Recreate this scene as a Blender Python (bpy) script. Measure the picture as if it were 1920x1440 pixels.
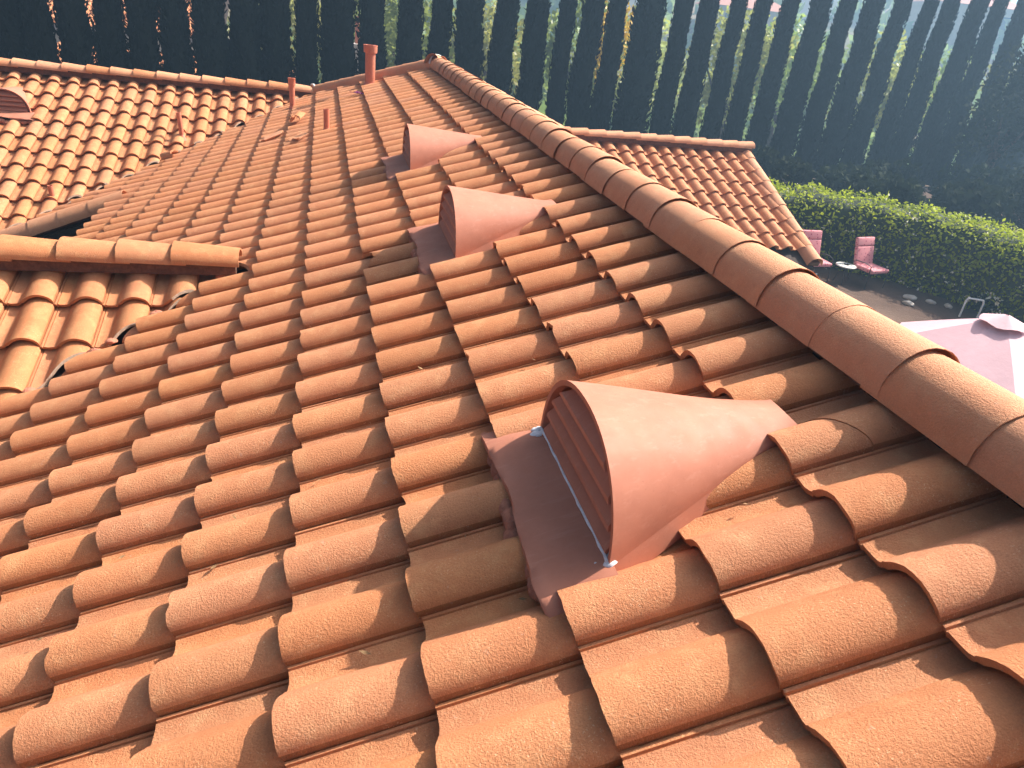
import bpy, bmesh, math, random
import numpy as np
from mathutils import Vector, Matrix

for o in list(bpy.data.objects):
    bpy.data.objects.remove(o)
R = math.radians
rng = random.Random(7)
sc = bpy.context.scene
col = sc.collection

# ------------------------------------------------------------------ camera
cam_d = bpy.data.cameras.new("camera")
cam = bpy.data.objects.new("camera", cam_d)
col.objects.link(cam)
CAM = Vector((0.13717, -2.62483, 1.55844))
cam.location = CAM
cam.rotation_euler = (R(62.34242), R(-6.21652), R(-13.13779))
cam_d.lens = 25.031
cam_d.sensor_width = 36
cam_d.clip_start = 0.05
cam_d.clip_end = 6000
sc.camera = cam
CAM_M = (Matrix.Translation(CAM) @ cam.rotation_euler.to_matrix().to_4x4()).inverted()
FPX = 25.031 / 36 * 1920

# ------------------------------------------------------------------ sky, sun, exposure
SUN_EL, SUN_AZ = 43.0, 15.5          # azimuth measured from +X towards +Y
to_sun = Vector((math.cos(R(SUN_EL)) * math.cos(R(SUN_AZ)), math.cos(R(SUN_EL)) * math.sin(R(SUN_AZ)), math.sin(R(SUN_EL))))
world = bpy.data.worlds.new("World")
sc.world = world
world.use_nodes = True
wn = world.node_tree
bg = wn.nodes["Background"]
sky_n = wn.nodes.new("ShaderNodeTexSky")
sky_n.sky_type = 'NISHITA'
sky_n.sun_disc = False
sky_n.sun_elevation = R(SUN_EL)
sky_n.sun_rotation = math.atan2(to_sun.x, to_sun.y)
sky_n.air_density = 0.25
sky_n.dust_density = 6.0
sky_n.ozone_density = 0.4
wn.links.new(sky_n.outputs[0], bg.inputs[0])
bg.inputs[1].default_value = 0.095
sun_d = bpy.data.lights.new("sun", 'SUN')
sun_d.energy = 5.0
sun_d.angle = R(0.53)
sun_d.color = (1.0, 0.90, 0.79)
sun = bpy.data.objects.new("sun", sun_d)
sun.rotation_euler = to_sun.to_track_quat('Z', 'Y').to_euler()
sun.location = (20, 0, 30)
col.objects.link(sun)
sc.view_settings.view_transform = 'Standard'
sc.view_settings.look = 'None'
sc.view_settings.exposure = 1.36
sc.view_settings.gamma = 1.0
sc.view_settings.use_curve_mapping = False
sc.render.engine = 'CYCLES'
sc.cycles.use_denoising = True
sc.cycles.max_bounces = 8
sc.cycles.diffuse_bounces = 5
sc.cycles.transparent_max_bounces = 4
sc.cycles.use_adaptive_sampling = True
sc.cycles.adaptive_threshold = 0.02

# ------------------------------------------------------------------ helpers
def pix(p):
    q = CAM_M @ Vector(p)
    if q.z > -0.05:
        return None
    return (960 + FPX * q.x / -q.z, 720 - FPX * q.y / -q.z, -q.z)

def link(o, parent=None, inv=None):
    col.objects.link(o)
    if parent is not None:
        o.parent = parent
        if inv is not None:
            o.matrix_parent_inverse = inv
    return o

def finish(me, mats, smooth=35):
    for m in (mats if isinstance(mats, (list, tuple)) else [mats]):
        me.materials.append(m)
    if smooth:
        me.shade_smooth()
        me.set_sharp_from_angle(angle=R(smooth))
    return me

def mk(name, me, parent=None, matrix=None, inv=None):
    o = bpy.data.objects.new(name, me)
    link(o, parent, inv)
    if matrix is not None:
        o.matrix_local = matrix
    return o

def empty(name, loc=(0, 0, 0), rz=0.0, matrix=None):
    o = bpy.data.objects.new(name, None)
    o.empty_display_size = 0.2
    col.objects.link(o)
    if matrix is not None:
        o.matrix_world = matrix
    else:
        o.location = loc
        o.rotation_euler = (0, 0, rz)
    return o

def tag(o, label=None, cat=None, group=None, kind=None):
    if label: o["label"] = label
    if cat: o["category"] = cat
    if group: o["group"] = group
    if kind: o["kind"] = kind
    return o

def bm_mesh(name, bm, mats, smooth=35):
    me = bpy.data.meshes.new(name)
    bm.normal_update()
    bm.to_mesh(me)
    bm.free()
    return finish(me, mats, smooth)

def np_mesh(name, v, f, mats, smooth=0, mat_idx=None):
    me = bpy.data.meshes.new(name)
    n = f.shape[1]
    me.vertices.add(len(v)); me.vertices.foreach_set("co", np.ascontiguousarray(v, dtype=np.float32).ravel())
    me.loops.add(f.size); me.loops.foreach_set("vertex_index", np.ascontiguousarray(f, dtype=np.int32).ravel())
    me.polygons.add(len(f))
    me.polygons.foreach_set("loop_start", np.arange(0, f.size, n, dtype=np.int32))
    me.polygons.foreach_set("loop_total", np.full(len(f), n, dtype=np.int32))
    if mat_idx is not None:
        me.polygons.foreach_set("material_index", mat_idx.astype(np.int32))
    me.update(calc_edges=True)
    return finish(me, mats, smooth)

def box(bm, lo, hi, M=None):
    vs = [bm.verts.new((x, y, z)) for x in (lo[0], hi[0]) for y in (lo[1], hi[1]) for z in (lo[2], hi[2])]
    for a in ((0, 1, 3, 2), (4, 6, 7, 5), (0, 4, 5, 1), (2, 3, 7, 6), (0, 2, 6, 4), (1, 5, 7, 3)):
        bm.faces.new([vs[i] for i in a])
    if M is not None:
        bmesh.ops.transform(bm, matrix=M, verts=vs)
    return vs

def tube(bm, pts, radii, seg=12, cap=True):
    pts = [Vector(p) for p in pts]
    rings = []
    for i, p in enumerate(pts):
        d = (pts[min(i + 1, len(pts) - 1)] - pts[max(i - 1, 0)]).normalized()
        a = d.orthogonal().normalized() if abs(d.z) < 0.999 else Vector((1, 0, 0))
        b = d.cross(a)
        rings.append([bm.verts.new(p + (a * math.cos(2 * math.pi * j / seg) + b * math.sin(2 * math.pi * j / seg)) * radii[i]) for j in range(seg)])
    for i in range(len(rings) - 1):
        for j in range(seg):
            bm.faces.new((rings[i][j], rings[i][(j + 1) % seg], rings[i + 1][(j + 1) % seg], rings[i + 1][j]))
    if cap:
        bm.faces.new(rings[0][::-1]); bm.faces.new(rings[-1])

def lathe(bm, prof, seg=20, at=(0, 0, 0)):
    rings = [[bm.verts.new((at[0] + r * math.cos(2 * math.pi * j / seg), at[1] + r * math.sin(2 * math.pi * j / seg), at[2] + z)) for j in range(seg)] for r, z in prof]
    for i in range(len(rings) - 1):
        for j in range(seg):
            bm.faces.new((rings[i][j], rings[i][(j + 1) % seg], rings[i + 1][(j + 1) % seg], rings[i + 1][j]))

# ------------------------------------------------------------------ materials
class NT:
    def __init__(self, name, rough=0.8, spec=0.3):
        self.m = bpy.data.materials.new(name)
        self.m.use_nodes = True
        self.t = self.m.node_tree
        self.b = self.t.nodes["Principled BSDF"]
        self.b.inputs["Roughness"].default_value = rough
        self.b.inputs["Specular IOR Level"].default_value = spec
    def n(self, kind, **kw):
        nd = self.t.nodes.new(kind)
        for k, v in kw.items():
            if isinstance(k, str) and hasattr(nd, k): setattr(nd, k, v)
        return nd
    def l(self, a, b): self.t.links.new(a, b)
    def noise(self, vec, scale, detail=3, rough=0.6):
        nd = self.n("ShaderNodeTexNoise"); nd.inputs["Scale"].default_value = scale
        nd.inputs["Detail"].default_value = detail; nd.inputs["Roughness"].default_value = rough
        if vec is not None: self.l(vec, nd.inputs["Vector"])
        return nd.outputs["Fac"]
    def ramp(self, fac, stops):
        nd = self.n("ShaderNodeValToRGB"); e = nd.color_ramp.elements
        while len(e) < len(stops): e.new(0.5)
        for s, (p, c) in zip(e, stops): s.position = p; s.color = (*c, 1) if len(c) == 3 else c
        self.l(fac, nd.inputs[0]); return nd.outputs[0]
    def mix(self, fac, a, b, mode='MIX'):
        nd = self.n("ShaderNodeMix", data_type='RGBA', blend_type=mode)
        for s, v in ((nd.inputs[0], fac), (nd.inputs[6], a), (nd.inputs[7], b)):
            if hasattr(v, "default_value"): self.l(v, s)
            elif isinstance(v, (int, float)): s.default_value = v
            else: s.default_value = (*v, 1)
        return nd.outputs[2]
    def math(self, op, a, b=None):
        nd = self.n("ShaderNodeMath", operation=op)
        for s, v in zip(nd.inputs, (a, b)):
            if v is None: continue
            if hasattr(v, "default_value"): self.l(v, s)
            else: s.default_value = v
        return nd.outputs[0]
    def coords(self, rand=True):
        tc = self.n("ShaderNodeTexCoord")
        if not rand: return tc.outputs["Object"], None
        oi = self.n("ShaderNodeObjectInfo"); g = self.n("ShaderNodeNewGeometry")
        r = self.math('FRACT', self.math('ADD', self.math('MULTIPLY', oi.outputs["Random"], 7.31), self.math('MULTIPLY', g.outputs["Random Per Island"], 3.77)))
        cx = self.n("ShaderNodeCombineXYZ")
        self.l(self.math('MULTIPLY', r, 91.0), cx.inputs[0]); self.l(self.math('MULTIPLY', r, 37.0), cx.inputs[1])
        va = self.n("ShaderNodeVectorMath", operation='ADD')
        self.l(tc.outputs["Object"], va.inputs[0]); self.l(cx.outputs[0], va.inputs[1])
        return va.outputs[0], r
    def bump(self, h, strength, dist, prev=None):
        nd = self.n("ShaderNodeBump"); nd.inputs["Strength"].default_value = strength; nd.inputs["Distance"].default_value = dist
        self.l(h, nd.inputs["Height"])
        if prev is not None: self.l(prev, nd.inputs["Normal"])
        return nd.outputs[0]

def tile_material(name, base_a, base_b, pale, weather=0.5):
    n = NT(name, 0.82, 0.25)
    v, r = n.coords()
    c = n.mix(n.ramp(n.noise(v, 5, 3), [(0.35, (0, 0, 0)), (0.65, (1, 1, 1))]), base_a, base_b)
    st = n.ramp(n.noise(v, 13, 4, 0.65), [(0.50, (0, 0, 0)), (0.72, (1, 1, 1))])
    c = n.mix(n.math('MULTIPLY', st, weather), c, pale)
    dk = n.ramp(n.noise(v, 21, 3, 0.7), [(0.58, (0, 0, 0)), (0.78, (1, 1, 1))])
    c = n.mix(n.math('MULTIPLY', dk, 0.28), c, (0.25, 0.10, 0.05))
    bl = n.ramp(n.noise(v, 34, 3, 0.75), [(0.66, (0, 0, 0)), (0.74, (1, 1, 1))])
    c = n.mix(n.math('MULTIPLY', bl, 0.22), c, (0.55, 0.47, 0.40))
    g = n.noise(v, 230, 3, 0.75)
    sp = n.ramp(n.noise(v, 170, 2, 0.6), [(0.60, (0, 0, 0)), (0.72, (1, 1, 1))])  # pale spots put sparkle highlights into the colour
    c = n.mix(n.math('MULTIPLY', n.math('MULTIPLY', sp, n.ramp(n.noise(v, 9, 2), [(0.45, (0, 0, 0)), (0.65, (1, 1, 1))])), 0.55), c, (0.80, 0.58, 0.36))
    hs = n.n("ShaderNodeHueSaturation")
    n.l(c, hs.inputs["Color"])
    n.l(n.math('ADD', 0.4985, n.math('MULTIPLY', r, 0.003)), hs.inputs["Hue"])
    rr = n.math('FRACT', n.math('MULTIPLY', r, 13.7))
    n.l(n.math('ADD', 0.97, n.math('MULTIPLY', rr, 0.06)), hs.inputs["Saturation"])
    rv = n.math('FRACT', n.math('MULTIPLY', r, 29.3))
    val = n.math('ADD', n.math('ADD', 0.60, n.math('MULTIPLY', rv, 0.13)), n.math('MULTIPLY', g, 0.60))
    n.l(val, hs.inputs["Value"])
    n.l(hs.outputs[0], n.b.inputs["Base Color"])
    h1 = n.bump(n.noise(v, 150, 3, 0.7), 0.80, 0.005)
    h2 = n.bump(n.noise(v, 380, 2, 0.6), 0.7, 0.002, h1)
    n.l(h2, n.b.inputs["Normal"])
    return n.m

def plain(name, c1, c2, scale=8, rough=0.8, spec=0.3, bump=0.0, bscale=60, rand=False, bdist=0.004):
    n = NT(name, rough, spec)
    v, _ = n.coords(rand)
    c = n.mix(n.ramp(n.noise(v, scale, 4), [(0.35, (0, 0, 0)), (0.68, (1, 1, 1))]), c1, c2)
    n.l(c, n.b.inputs["Base Color"])
    if bump:
        n.l(n.bump(n.noise(v, bscale, 3), bump, bdist), n.b.inputs["Normal"])
    return n.m

def leaf_material(name, c1, c2, trans=0.35, rough=0.5, spec=0.35):
    n = NT(name, rough, spec)
    tc = n.n("ShaderNodeTexCoord"); g = n.n("ShaderNodeNewGeometry"); oi = n.n("ShaderNodeObjectInfo")
    f = n.math('ADD', n.math('MULTIPLY', g.outputs["Random Per Island"], 0.55), n.math('MULTIPLY', n.noise(tc.outputs["Object"], 1.3, 2), 0.5))
    c = n.mix(f, c1, c2)
    hs = n.n("ShaderNodeHueSaturation"); n.l(c, hs.inputs["Color"])
    n.l(n.math('ADD', 0.85, n.math('MULTIPLY', oi.outputs["Random"], 0.3)), hs.inputs["Value"])
    n.l(n.math('ADD', 0.485, n.math('MULTIPLY', oi.outputs["Random"], 0.03)), hs.inputs["Hue"])
    n.l(hs.outputs[0], n.b.inputs["Base Color"])
    if trans:
        t = n.n("ShaderNodeBsdfTranslucent"); n.l(hs.outputs[0], t.inputs[0])
        mx = n.n("ShaderNodeMixShader"); mx.inputs[0].default_value = trans
        out = n.t.nodes["Material Output"]
        n.l(n.b.outputs[0], mx.inputs[1]); n.l(t.outputs[0], mx.inputs[2]); n.l(mx.outputs[0], out.inputs[0])
    return n.m

M = {}
M['tile'] = tile_material("terracotta_tile", (0.49, 0.200, 0.092), (0.54, 0.228, 0.106), (0.65, 0.355, 0.175), 0.45)
M['flank'] = tile_material("dark_tile_flank", (0.27, 0.105, 0.045), (0.36, 0.145, 0.062), (0.48, 0.24, 0.10), 0.35)  # darker brown than the tile top, for the barrel's lower side faces
M['tile_pale'] = tile_material("weathered_tile", (0.46, 0.186, 0.084), (0.51, 0.214, 0.098), (0.60, 0.335, 0.155), 0.5)
M['cap'] = tile_material("ridge_tile_clay", (0.56, 0.255, 0.135), (0.60, 0.285, 0.155), (0.66, 0.36, 0.20), 0.45)
M['cut'] = plain("cut_tile_edge", (0.34, 0.24, 0.17), (0.46, 0.34, 0.26), 60, 0.9, 0.2, 0.6, 200)
M['closure'] = plain("ridge_closure", (0.10, 0.05, 0.035), (0.17, 0.085, 0.055), 25, 0.9, 0.2, 0.7, 70)
M['felt'] = plain("roof_underlay", (0.035, 0.026, 0.022), (0.06, 0.042, 0.034), 12, 0.9)
M['mortar'] = plain("red_mortar", (0.36, 0.14, 0.09), (0.50, 0.21, 0.13), 30, 0.9, 0.2, 0.9, 55, bdist=0.012)
def paint_material():
    n = NT("vent_paint", 0.55, 0.3)
    v, _ = n.coords()
    c = n.mix(n.ramp(n.noise(v, 6, 4, 0.7), [(0.35, (0, 0, 0)), (0.65, (1, 1, 1))]), (0.39, 0.152, 0.096), (0.445, 0.180, 0.115))
    mp = n.n("ShaderNodeMapping"); mp.inputs["Scale"].default_value = (3, 26, 26); n.l(v, mp.inputs[0])
    c = n.mix(n.math('MULTIPLY', n.ramp(n.noise(mp.outputs[0], 1.6, 4, 0.7), [(0.55, (0, 0, 0)), (0.75, (1, 1, 1))]), 0.22), c, (0.62, 0.34, 0.25))
    c = n.mix(n.math('MULTIPLY', n.ramp(n.noise(v, 120, 2, 0.7), [(0.68, (0, 0, 0)), (0.73, (1, 1, 1))]), 0.5), c, (0.26, 0.10, 0.07))
    n.l(c, n.b.inputs["Base Color"])
    n.l(n.ramp(n.noise(v, 14, 3), [(0.3, (0.62, 0.62, 0.62)), (0.7, (0.74, 0.74, 0.74))]), n.b.inputs["Roughness"])
    n.l(n.bump(n.noise(v, 7, 2), 0.16, 0.012), n.b.inputs["Normal"])
    return n.m
M['paint'] = paint_material()
M['pipe_paint'] = plain("pipe_paint", (0.46, 0.15, 0.085), (0.53, 0.185, 0.11), 20, 0.5, 0.4)
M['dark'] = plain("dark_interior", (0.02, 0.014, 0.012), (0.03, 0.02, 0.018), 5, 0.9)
M['caulk'] = plain("white_caulk", (0.55, 0.56, 0.60), (0.75, 0.75, 0.78), 40, 0.6, 0.4, 0.5, 120)
M['collar'] = plain("grey_mortar", (0.52, 0.49, 0.45), (0.66, 0.63, 0.58), 40, 0.85, 0.2, 0.5, 90)
M['stucco'] = plain("stucco_wall", (0.55, 0.46, 0.36), (0.62, 0.53, 0.43), 6, 0.9, 0.2, 0.4, 120)
M['fascia'] = plain("brown_fascia", (0.10, 0.05, 0.035), (0.14, 0.07, 0.05), 8, 0.7)
M['gutter'] = plain("grey_gutter", (0.30, 0.29, 0.30), (0.40, 0.39, 0.40), 12, 0.5)
M['bark'] = plain("bark", (0.055, 0.038, 0.026), (0.11, 0.08, 0.06), 9, 0.9, 0.2, 0.8, 20)
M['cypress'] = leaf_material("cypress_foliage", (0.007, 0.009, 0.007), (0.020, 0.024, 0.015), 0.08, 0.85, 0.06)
M['hedge'] = leaf_material("hedge_leaf", (0.19, 0.28, 0.014), (0.44, 0.54, 0.04), 0.45, 0.6, 0.15)
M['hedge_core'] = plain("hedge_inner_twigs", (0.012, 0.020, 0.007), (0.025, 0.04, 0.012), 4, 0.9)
M['blossom'] = plain("cream_blossom", (0.75, 0.72, 0.55), (0.85, 0.82, 0.68), 9, 0.6)
M['leaf_olive'] = leaf_material("olive_leaf", (0.22, 0.25, 0.05), (0.40, 0.42, 0.11), 0.5)
M['leaf_green'] = leaf_material("green_leaf", (0.14, 0.20, 0.04), (0.29, 0.36, 0.08), 0.5)
M['leaf_yellow'] = leaf_material("yellow_flower", (0.55, 0.36, 0.015), (0.70, 0.52, 0.03), 0.3)
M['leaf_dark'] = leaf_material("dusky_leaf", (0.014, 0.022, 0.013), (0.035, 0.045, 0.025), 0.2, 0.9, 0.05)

# ------------------------------------------------------------------ the ground
ZG = -3.6
def ground_z(x, y):
    d = math.hypot(x - 5, y - 5)
    z = ZG
    if y > 25:
        t = min((y - 25) / 30, 1); t = t * t * (3 - 2 * t); z -= 6.0 * t
    if d > 56:
        t = min((d - 56) / 150, 1); t = t * t * (3 - 2 * t)
        z += t * (23 + 7 * math.sin(x * 0.013 + 1.0) + 5 * math.sin(y * 0.021 + x * 0.008))
    if d > 400:
        t = min((d - 400) / 900, 1)
        z += t * t * (22 + 9 * math.sin(x * 0.0045 + 2) + 5 * math.sin(x * 0.011))
    return z
def build_ground():
    n = NT("ground_soil", 0.95, 0.1)
    v, _ = n.coords(False)
    c = n.mix(n.ramp(n.noise(v, 0.35, 5), [(0.4, (0, 0, 0)), (0.6, (1, 1, 1))]), (0.085, 0.055, 0.042), (0.13, 0.088, 0.066))
    far = n.mix(n.ramp(n.noise(v, 0.06, 6, 0.7), [(0.42, (0, 0, 0)), (0.55, (1, 1, 1))]), (0.07, 0.09, 0.03), (0.20, 0.15, 0.085))
    sep = n.n("ShaderNodeSeparateXYZ"); n.l(v, sep.inputs[0])
    c = n.mix(n.ramp(n.math('MULTIPLY', sep.outputs[1], 1 / 60), [(0.42, (0, 0, 0)), (0.6, (1, 1, 1))]), c, far)
    n.l(c, n.b.inputs["Base Color"])
    n.l(n.bump(n.noise(v, 9, 5, 0.7), 0.6, 0.05), n.b.inputs["Normal"])
    rad = [0, 4, 8, 12, 16, 20, 25, 30, 36, 44, 54, 66, 82, 105, 135, 175, 225, 290, 370, 480, 620, 800, 1050, 1400]
    S = 72
    vs = [(5, 5, ZG)]
    for r_ in rad[1:]:
        for j in range(S):
            a = 2 * math.pi * j / S
            x, y = 5 + r_ * math.cos(a), 5 + r_ * math.sin(a)
            vs.append((x, y, ground_z(x, y)))
    fs = [(0, 1 + j, 1 + (j + 1) % S) for j in range(S)]
    for i in range(len(rad) - 2):
        o1, o2 = 1 + i * S, 1 + (i + 1) * S
        fs += [(o1 + j, o2 + j, o2 + (j + 1) % S, o1 + (j + 1) % S) for j in range(S)]
    me = bpy.data.meshes.new("ground"); me.from_pydata(vs, [], fs); finish(me, n.m, 180)
    tag(mk("ground", me), kind="structure")
build_ground()

# ------------------------------------------------------------------ the house
HOUSE_LOC = Vector((1.83, 3.0, ZG))
house = empty("house", HOUSE_LOC)
tag(house, "house seen from on top of its terracotta tiled roofs, filling most of the picture", "house")
HINV = Matrix.Translation(-HOUSE_LOC)
TH = R(22.12668); CT, ST, TT = math.cos(TH), math.sin(TH), math.tan(TH)
W, EX, TL, TILT, BH = 0.28, 0.37226, 0.412, 0.040, 0.083
TOP = BH + TILT          # crest of a tile's lower end above the slope's base plane

def hpart(name, me):
    o = bpy.data.objects.new(name, me)
    link(o, house, HINV)
    return o

class Slope:
    """A roof slope: O is the crest of the tile (0, 0) at its lower end; up runs up the slope."""
    def __init__(s, O, up):
        s.up = Vector(up).normalized()
        h = Vector((s.up.x, s.up.y, 0)).normalized()
        s.y = Vector((0, 0, 1)).cross(h)
        s.n = s.up.cross(s.y)
        s.O = Vector(O)
    def at(s, x, y, z=0):
        return s.O + s.up * x + s.y * y + s.n * z
    def matrix(s, x, y, z=0):
        m = Matrix((s.up, s.y, s.n)).transposed().to_4x4()
        m.translation = s.at(x, y, z)
        return m

PROF = [(-0.0910, 0.000), (-0.0930, 0.016), (-0.0920, 0.030), (-0.0860, 0.0470), (-0.0745, 0.0610), (-0.0560, 0.0735), (-0.0310, 0.0815), (-0.004, 0.0830),
        (0.022, 0.0775), (0.046, 0.0645), (0.067, 0.0470), (0.084, 0.0300), (0.0935, 0.0230), (0.0960, 0.0155), (0.110, 0.0080), (0.130, 0.0040),
        (0.152, 0.0050), (0.1690, 0.0085), (0.1705, 0.0020), (0.1760, 0.0020), (0.1775, 0.0095), (0.1860, 0.0095), (0.1875, 0.0030), (0.2040, 0.0030)]
THICK = 0.021

def tile_bm(seed=0, rough=0.0016, chip=None, nx=2):
    """Closed S-shaped tile; x runs up the slope from its lower end, crest of the lower end at z = 0."""
    r = random.Random(seed)
    bm = bmesh.new()
    top, bot = [], []
    for ix in range(nx + 1):
        a, b = [], []
        for (y, z) in PROF:
            x = TL * ix / nx
            if ix == 0:
                x += r.uniform(-rough, rough)
                if chip: x += chip(y, r)
            zz = z + TILT * (1 - x / EX) - TOP
            a.append(bm.verts.new((x, y, zz)))
            k = 0.80 if abs(y) < 0.0930 else 1.0
            b.append(bm.verts.new((x + (0.002 if ix == 0 else 0), y * (0.90 if y < 0.09 else 1.0), zz - THICK)))
        top.append(a); bot.append(b)
    n = len(PROF)
    for ix in range(nx):
        for j in range(n - 1):
            fc = bm.faces.new((top[ix][j], top[ix + 1][j], top[ix + 1][j + 1], top[ix][j + 1]))
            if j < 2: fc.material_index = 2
            bm.faces.new((bot[ix][j], bot[ix][j + 1], bot[ix + 1][j + 1], bot[ix + 1][j]))
        bm.faces.new((top[ix][0], bot[ix][0], bot[ix + 1][0], top[ix + 1][0]))
        bm.faces.new((top[ix][-1], top[ix + 1][-1], bot[ix + 1][-1], bot[ix][-1]))
    for j in range(n - 1):
        bm.faces.new((top[0][j], top[0][j + 1], bot[0][j + 1], bot[0][j]))
        bm.faces.new((top[nx][j], bot[nx][j], bot[nx][j + 1], top[nx][j + 1]))
    bmesh.ops.recalc_face_normals(bm, faces=bm.faces)
    return bm

TILE_VARIANTS = {}
def tile_mesh(mat, v):
    if (mat, v) not in TILE_VARIANTS:
        chip = None
        if v == 5: chip = lambda y, r: max(0, 0.022 - abs(y - 0.12) * 0.5) * r.uniform(0.3, 1)
        if v == 6: chip = lambda y, r: max(0, 0.016 - abs(y + 0.02) * 0.35) * r.uniform(0.3, 1)
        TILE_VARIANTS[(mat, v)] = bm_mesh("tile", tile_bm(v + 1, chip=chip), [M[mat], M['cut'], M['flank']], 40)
    return TILE_VARIANTS[(mat, v)]

def corners(S, i, k):
    return [S.at(i * EX + a, k * W + b, -0.05) for a in (0.0, TL) for b in (-0.0925, 0.204)]

def clip_bm(bm, planes):
    for p, nrm in planes:          # keeps the side the normal points to
        g = bm.verts[:] + bm.edges[:] + bm.faces[:]
        res = bmesh.ops.bisect_plane(bm, geom=g, plane_co=p, plane_no=nrm, clear_inner=True)
        ed = [e for e in res['geom_cut'] if isinstance(e, bmesh.types.BMEdge)]
        if ed:
            f = bmesh.ops.holes_fill(bm, edges=ed, sides=0)['faces']
            for q in f: q.material_index = 1
            bmesh.ops.triangulate(bm, faces=f)

def wob(S, i, k):
    r = random.Random(hash((round(S.O.x * 100), i, k)) & 0xffff)
    m = S.matrix(i * EX + r.uniform(-0.005, 0.005), k * W + r.uniform(-0.003, 0.003), r.uniform(-0.002, 0.003))
    return m @ Matrix.Rotation(r.uniform(-0.006, 0.006), 4, 'Z') @ Matrix.Rotation(r.uniform(-0.006, 0.006), 4, 'Y'), r

def lay_tiles(S, deck, cells, planes_for, mat, limit=300, skip=(), special={}):
    """Every tile is an object under its slope; past the limit the farthest are joined."""
    todo = []
    for (i, k) in cells:
        if (i, k) in skip: continue
        cs = corners(S, i, k)
        pl, out = [], False
        for p, nrm in planes_for(i, k, sum(cs, Vector()) / 4):
            d = [(c - p).dot(nrm) for c in cs]
            if max(d) < 0.02: out = True; break
            if min(d) < 0: pl.append((p, nrm))
        if out: continue
        c = pix(S.at(i * EX + 0.18, k * W + 0.05))
        inview = c is not None and -170 < c[0] < 2090 and -90 < c[1] < 1640
        todo.append((0 if inview else 1, c[2] if c else 99, i, k, pl))
    todo.sort(key=lambda t: t[:4])
    rest = bmesh.new()
    for rank, (off, dep, i, k, pl) in enumerate(todo):
        m, r = wob(S, i, k)
        v = r.choice((0, 1, 2, 3, 4, 0, 1, 2, 3, 5, 6)) if dep < 9 else r.randrange(5)
        if (i, k) in special:
            special[(i, k)](S, deck, m)
            continue
        if pl:
            bm = tile_bm(v + 1, nx=4)
            bmesh.ops.transform(bm, matrix=m, verts=bm.verts)
            cc = m.translation + S.up * 0.2 + S.y * 0.05
            pl = [(cc - nrm * ((cc - p).dot(nrm) + r.uniform(-0.02, 0.018)), (nrm + Vector((r.uniform(-.12, .12), r.uniform(-.12, .12), 0))).normalized()) for p, nrm in pl]
            clip_bm(bm, pl)
            if len(bm.faces) < 4: bm.free(); continue
            if rank < limit and not off:
                bmesh.ops.transform(bm, matrix=m.inverted(), verts=bm.verts)
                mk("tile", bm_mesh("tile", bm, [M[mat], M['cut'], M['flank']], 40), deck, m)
            else:
                me = bpy.data.meshes.new("tmp"); bm.to_mesh(me); bm.free(); rest.from_mesh(me); bpy.data.meshes.remove(me)
            continue
        me = tile_mesh(mat, v)
        if rank < limit and not off:
            mk("tile", me, deck, m)
        else:
            n0 = len(rest.verts)
            rest.from_mesh(me)
            rest.verts.ensure_lookup_table()
            bmesh.ops.transform(rest, matrix=m, verts=rest.verts[n0:])
    if len(rest.faces):
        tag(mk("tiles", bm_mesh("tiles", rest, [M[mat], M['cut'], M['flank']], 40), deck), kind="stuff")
    else:
        rest.free()

def deck_mesh(name, pts, mat='felt', drop=0.03):
    bm = bmesh.new()
    a = [bm.verts.new(p) for p in pts]
    b = [bm.verts.new(Vector(p) - Vector((0, 0, drop))) for p in pts]
    bm.faces.new(a); bm.faces.new(b[::-1])
    for i in range(len(a)):
        j = (i + 1) % len(a)
        bm.faces.new((a[i], b[i], b[j], a[j]))
    bmesh.ops.recalc_face_normals(bm, faces=bm.faces)
    return bm_mesh(name, bm, M[mat], 0)

# slopes (tip planes)
MAIN = Slope((0, 0, 0), (CT, 0, ST))
WING_W = Slope((-3.155, 11.10, -0.02), (0, CT, ST))
WING_F = Slope((-1.658, 2.5046, -0.2123), (0, CT, ST))
WING_E = Slope((7.784, 10.5, -0.33), (0, CT, ST))
RIDGE_X, RIDGE_Z, RIDGE_END = 1.84, 0.826, 9.25
MAIN_R = Slope((RIDGE_X * 2, 0.10, 0), (-CT, 0, ST))
DK = TOP + 0.028

def on(S, x, y, d=DK):
    """Point of slope S's deck plane above plan position (x, y)."""
    p0 = S.at(0, 0, -d)
    z = p0.z - (S.n.x * (x - p0.x) + S.n.y * (y - p0.y)) / S.n.z
    return Vector((x, y, z))

def vplane(a, b, keep):
    """Vertical plane through plan points a, b whose kept side holds the plan point keep."""
    d = Vector((b[0] - a[0], b[1] - a[1], 0)).normalized()
    n = Vector((-d.y, d.x, 0))
    p = Vector((a[0], a[1], 0))
    if (Vector((keep[0], keep[1], 0)) - p).dot(n) < 0: n = -n
    return (p, n)

# main slope, towards the left of the ridge
VW = 11.15      # valley to the far wing: y - x = VW
VF = 3.02       # valley to the front wing: y - x = VF
HIPC = RIDGE_END + RIDGE_X
EAVE = -2.44
P_VW = vplane((0, VW - 0.05), (-1, VW - 1.05), (0, 0))
P_HIP = vplane((RIDGE_X, RIDGE_END - 0.06), (0, HIPC - 0.06), (0, 0))
P_FN = vplane((0, VF - 0.03), (-1, VF - 1.03), (0, 0))
P_FF = vplane((0, 2 * 2.5 - VF + 0.03), (-1, 6.03 - VF), (0, 6))
P_RAKE = vplane((-3, 6.98), (-4, 6.98), (-3, 8))
deck_main = hpart("roof_slope", deck_mesh("roof_slope", [on(MAIN, *p) for p in
    [(RIDGE_X, -6), (RIDGE_X, RIDGE_END), (-0.02, HIPC), (-5.0, VW - 5.0), (-5.0, 6.9), (EAVE, 6.9), (EAVE, -6)]]))
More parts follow.
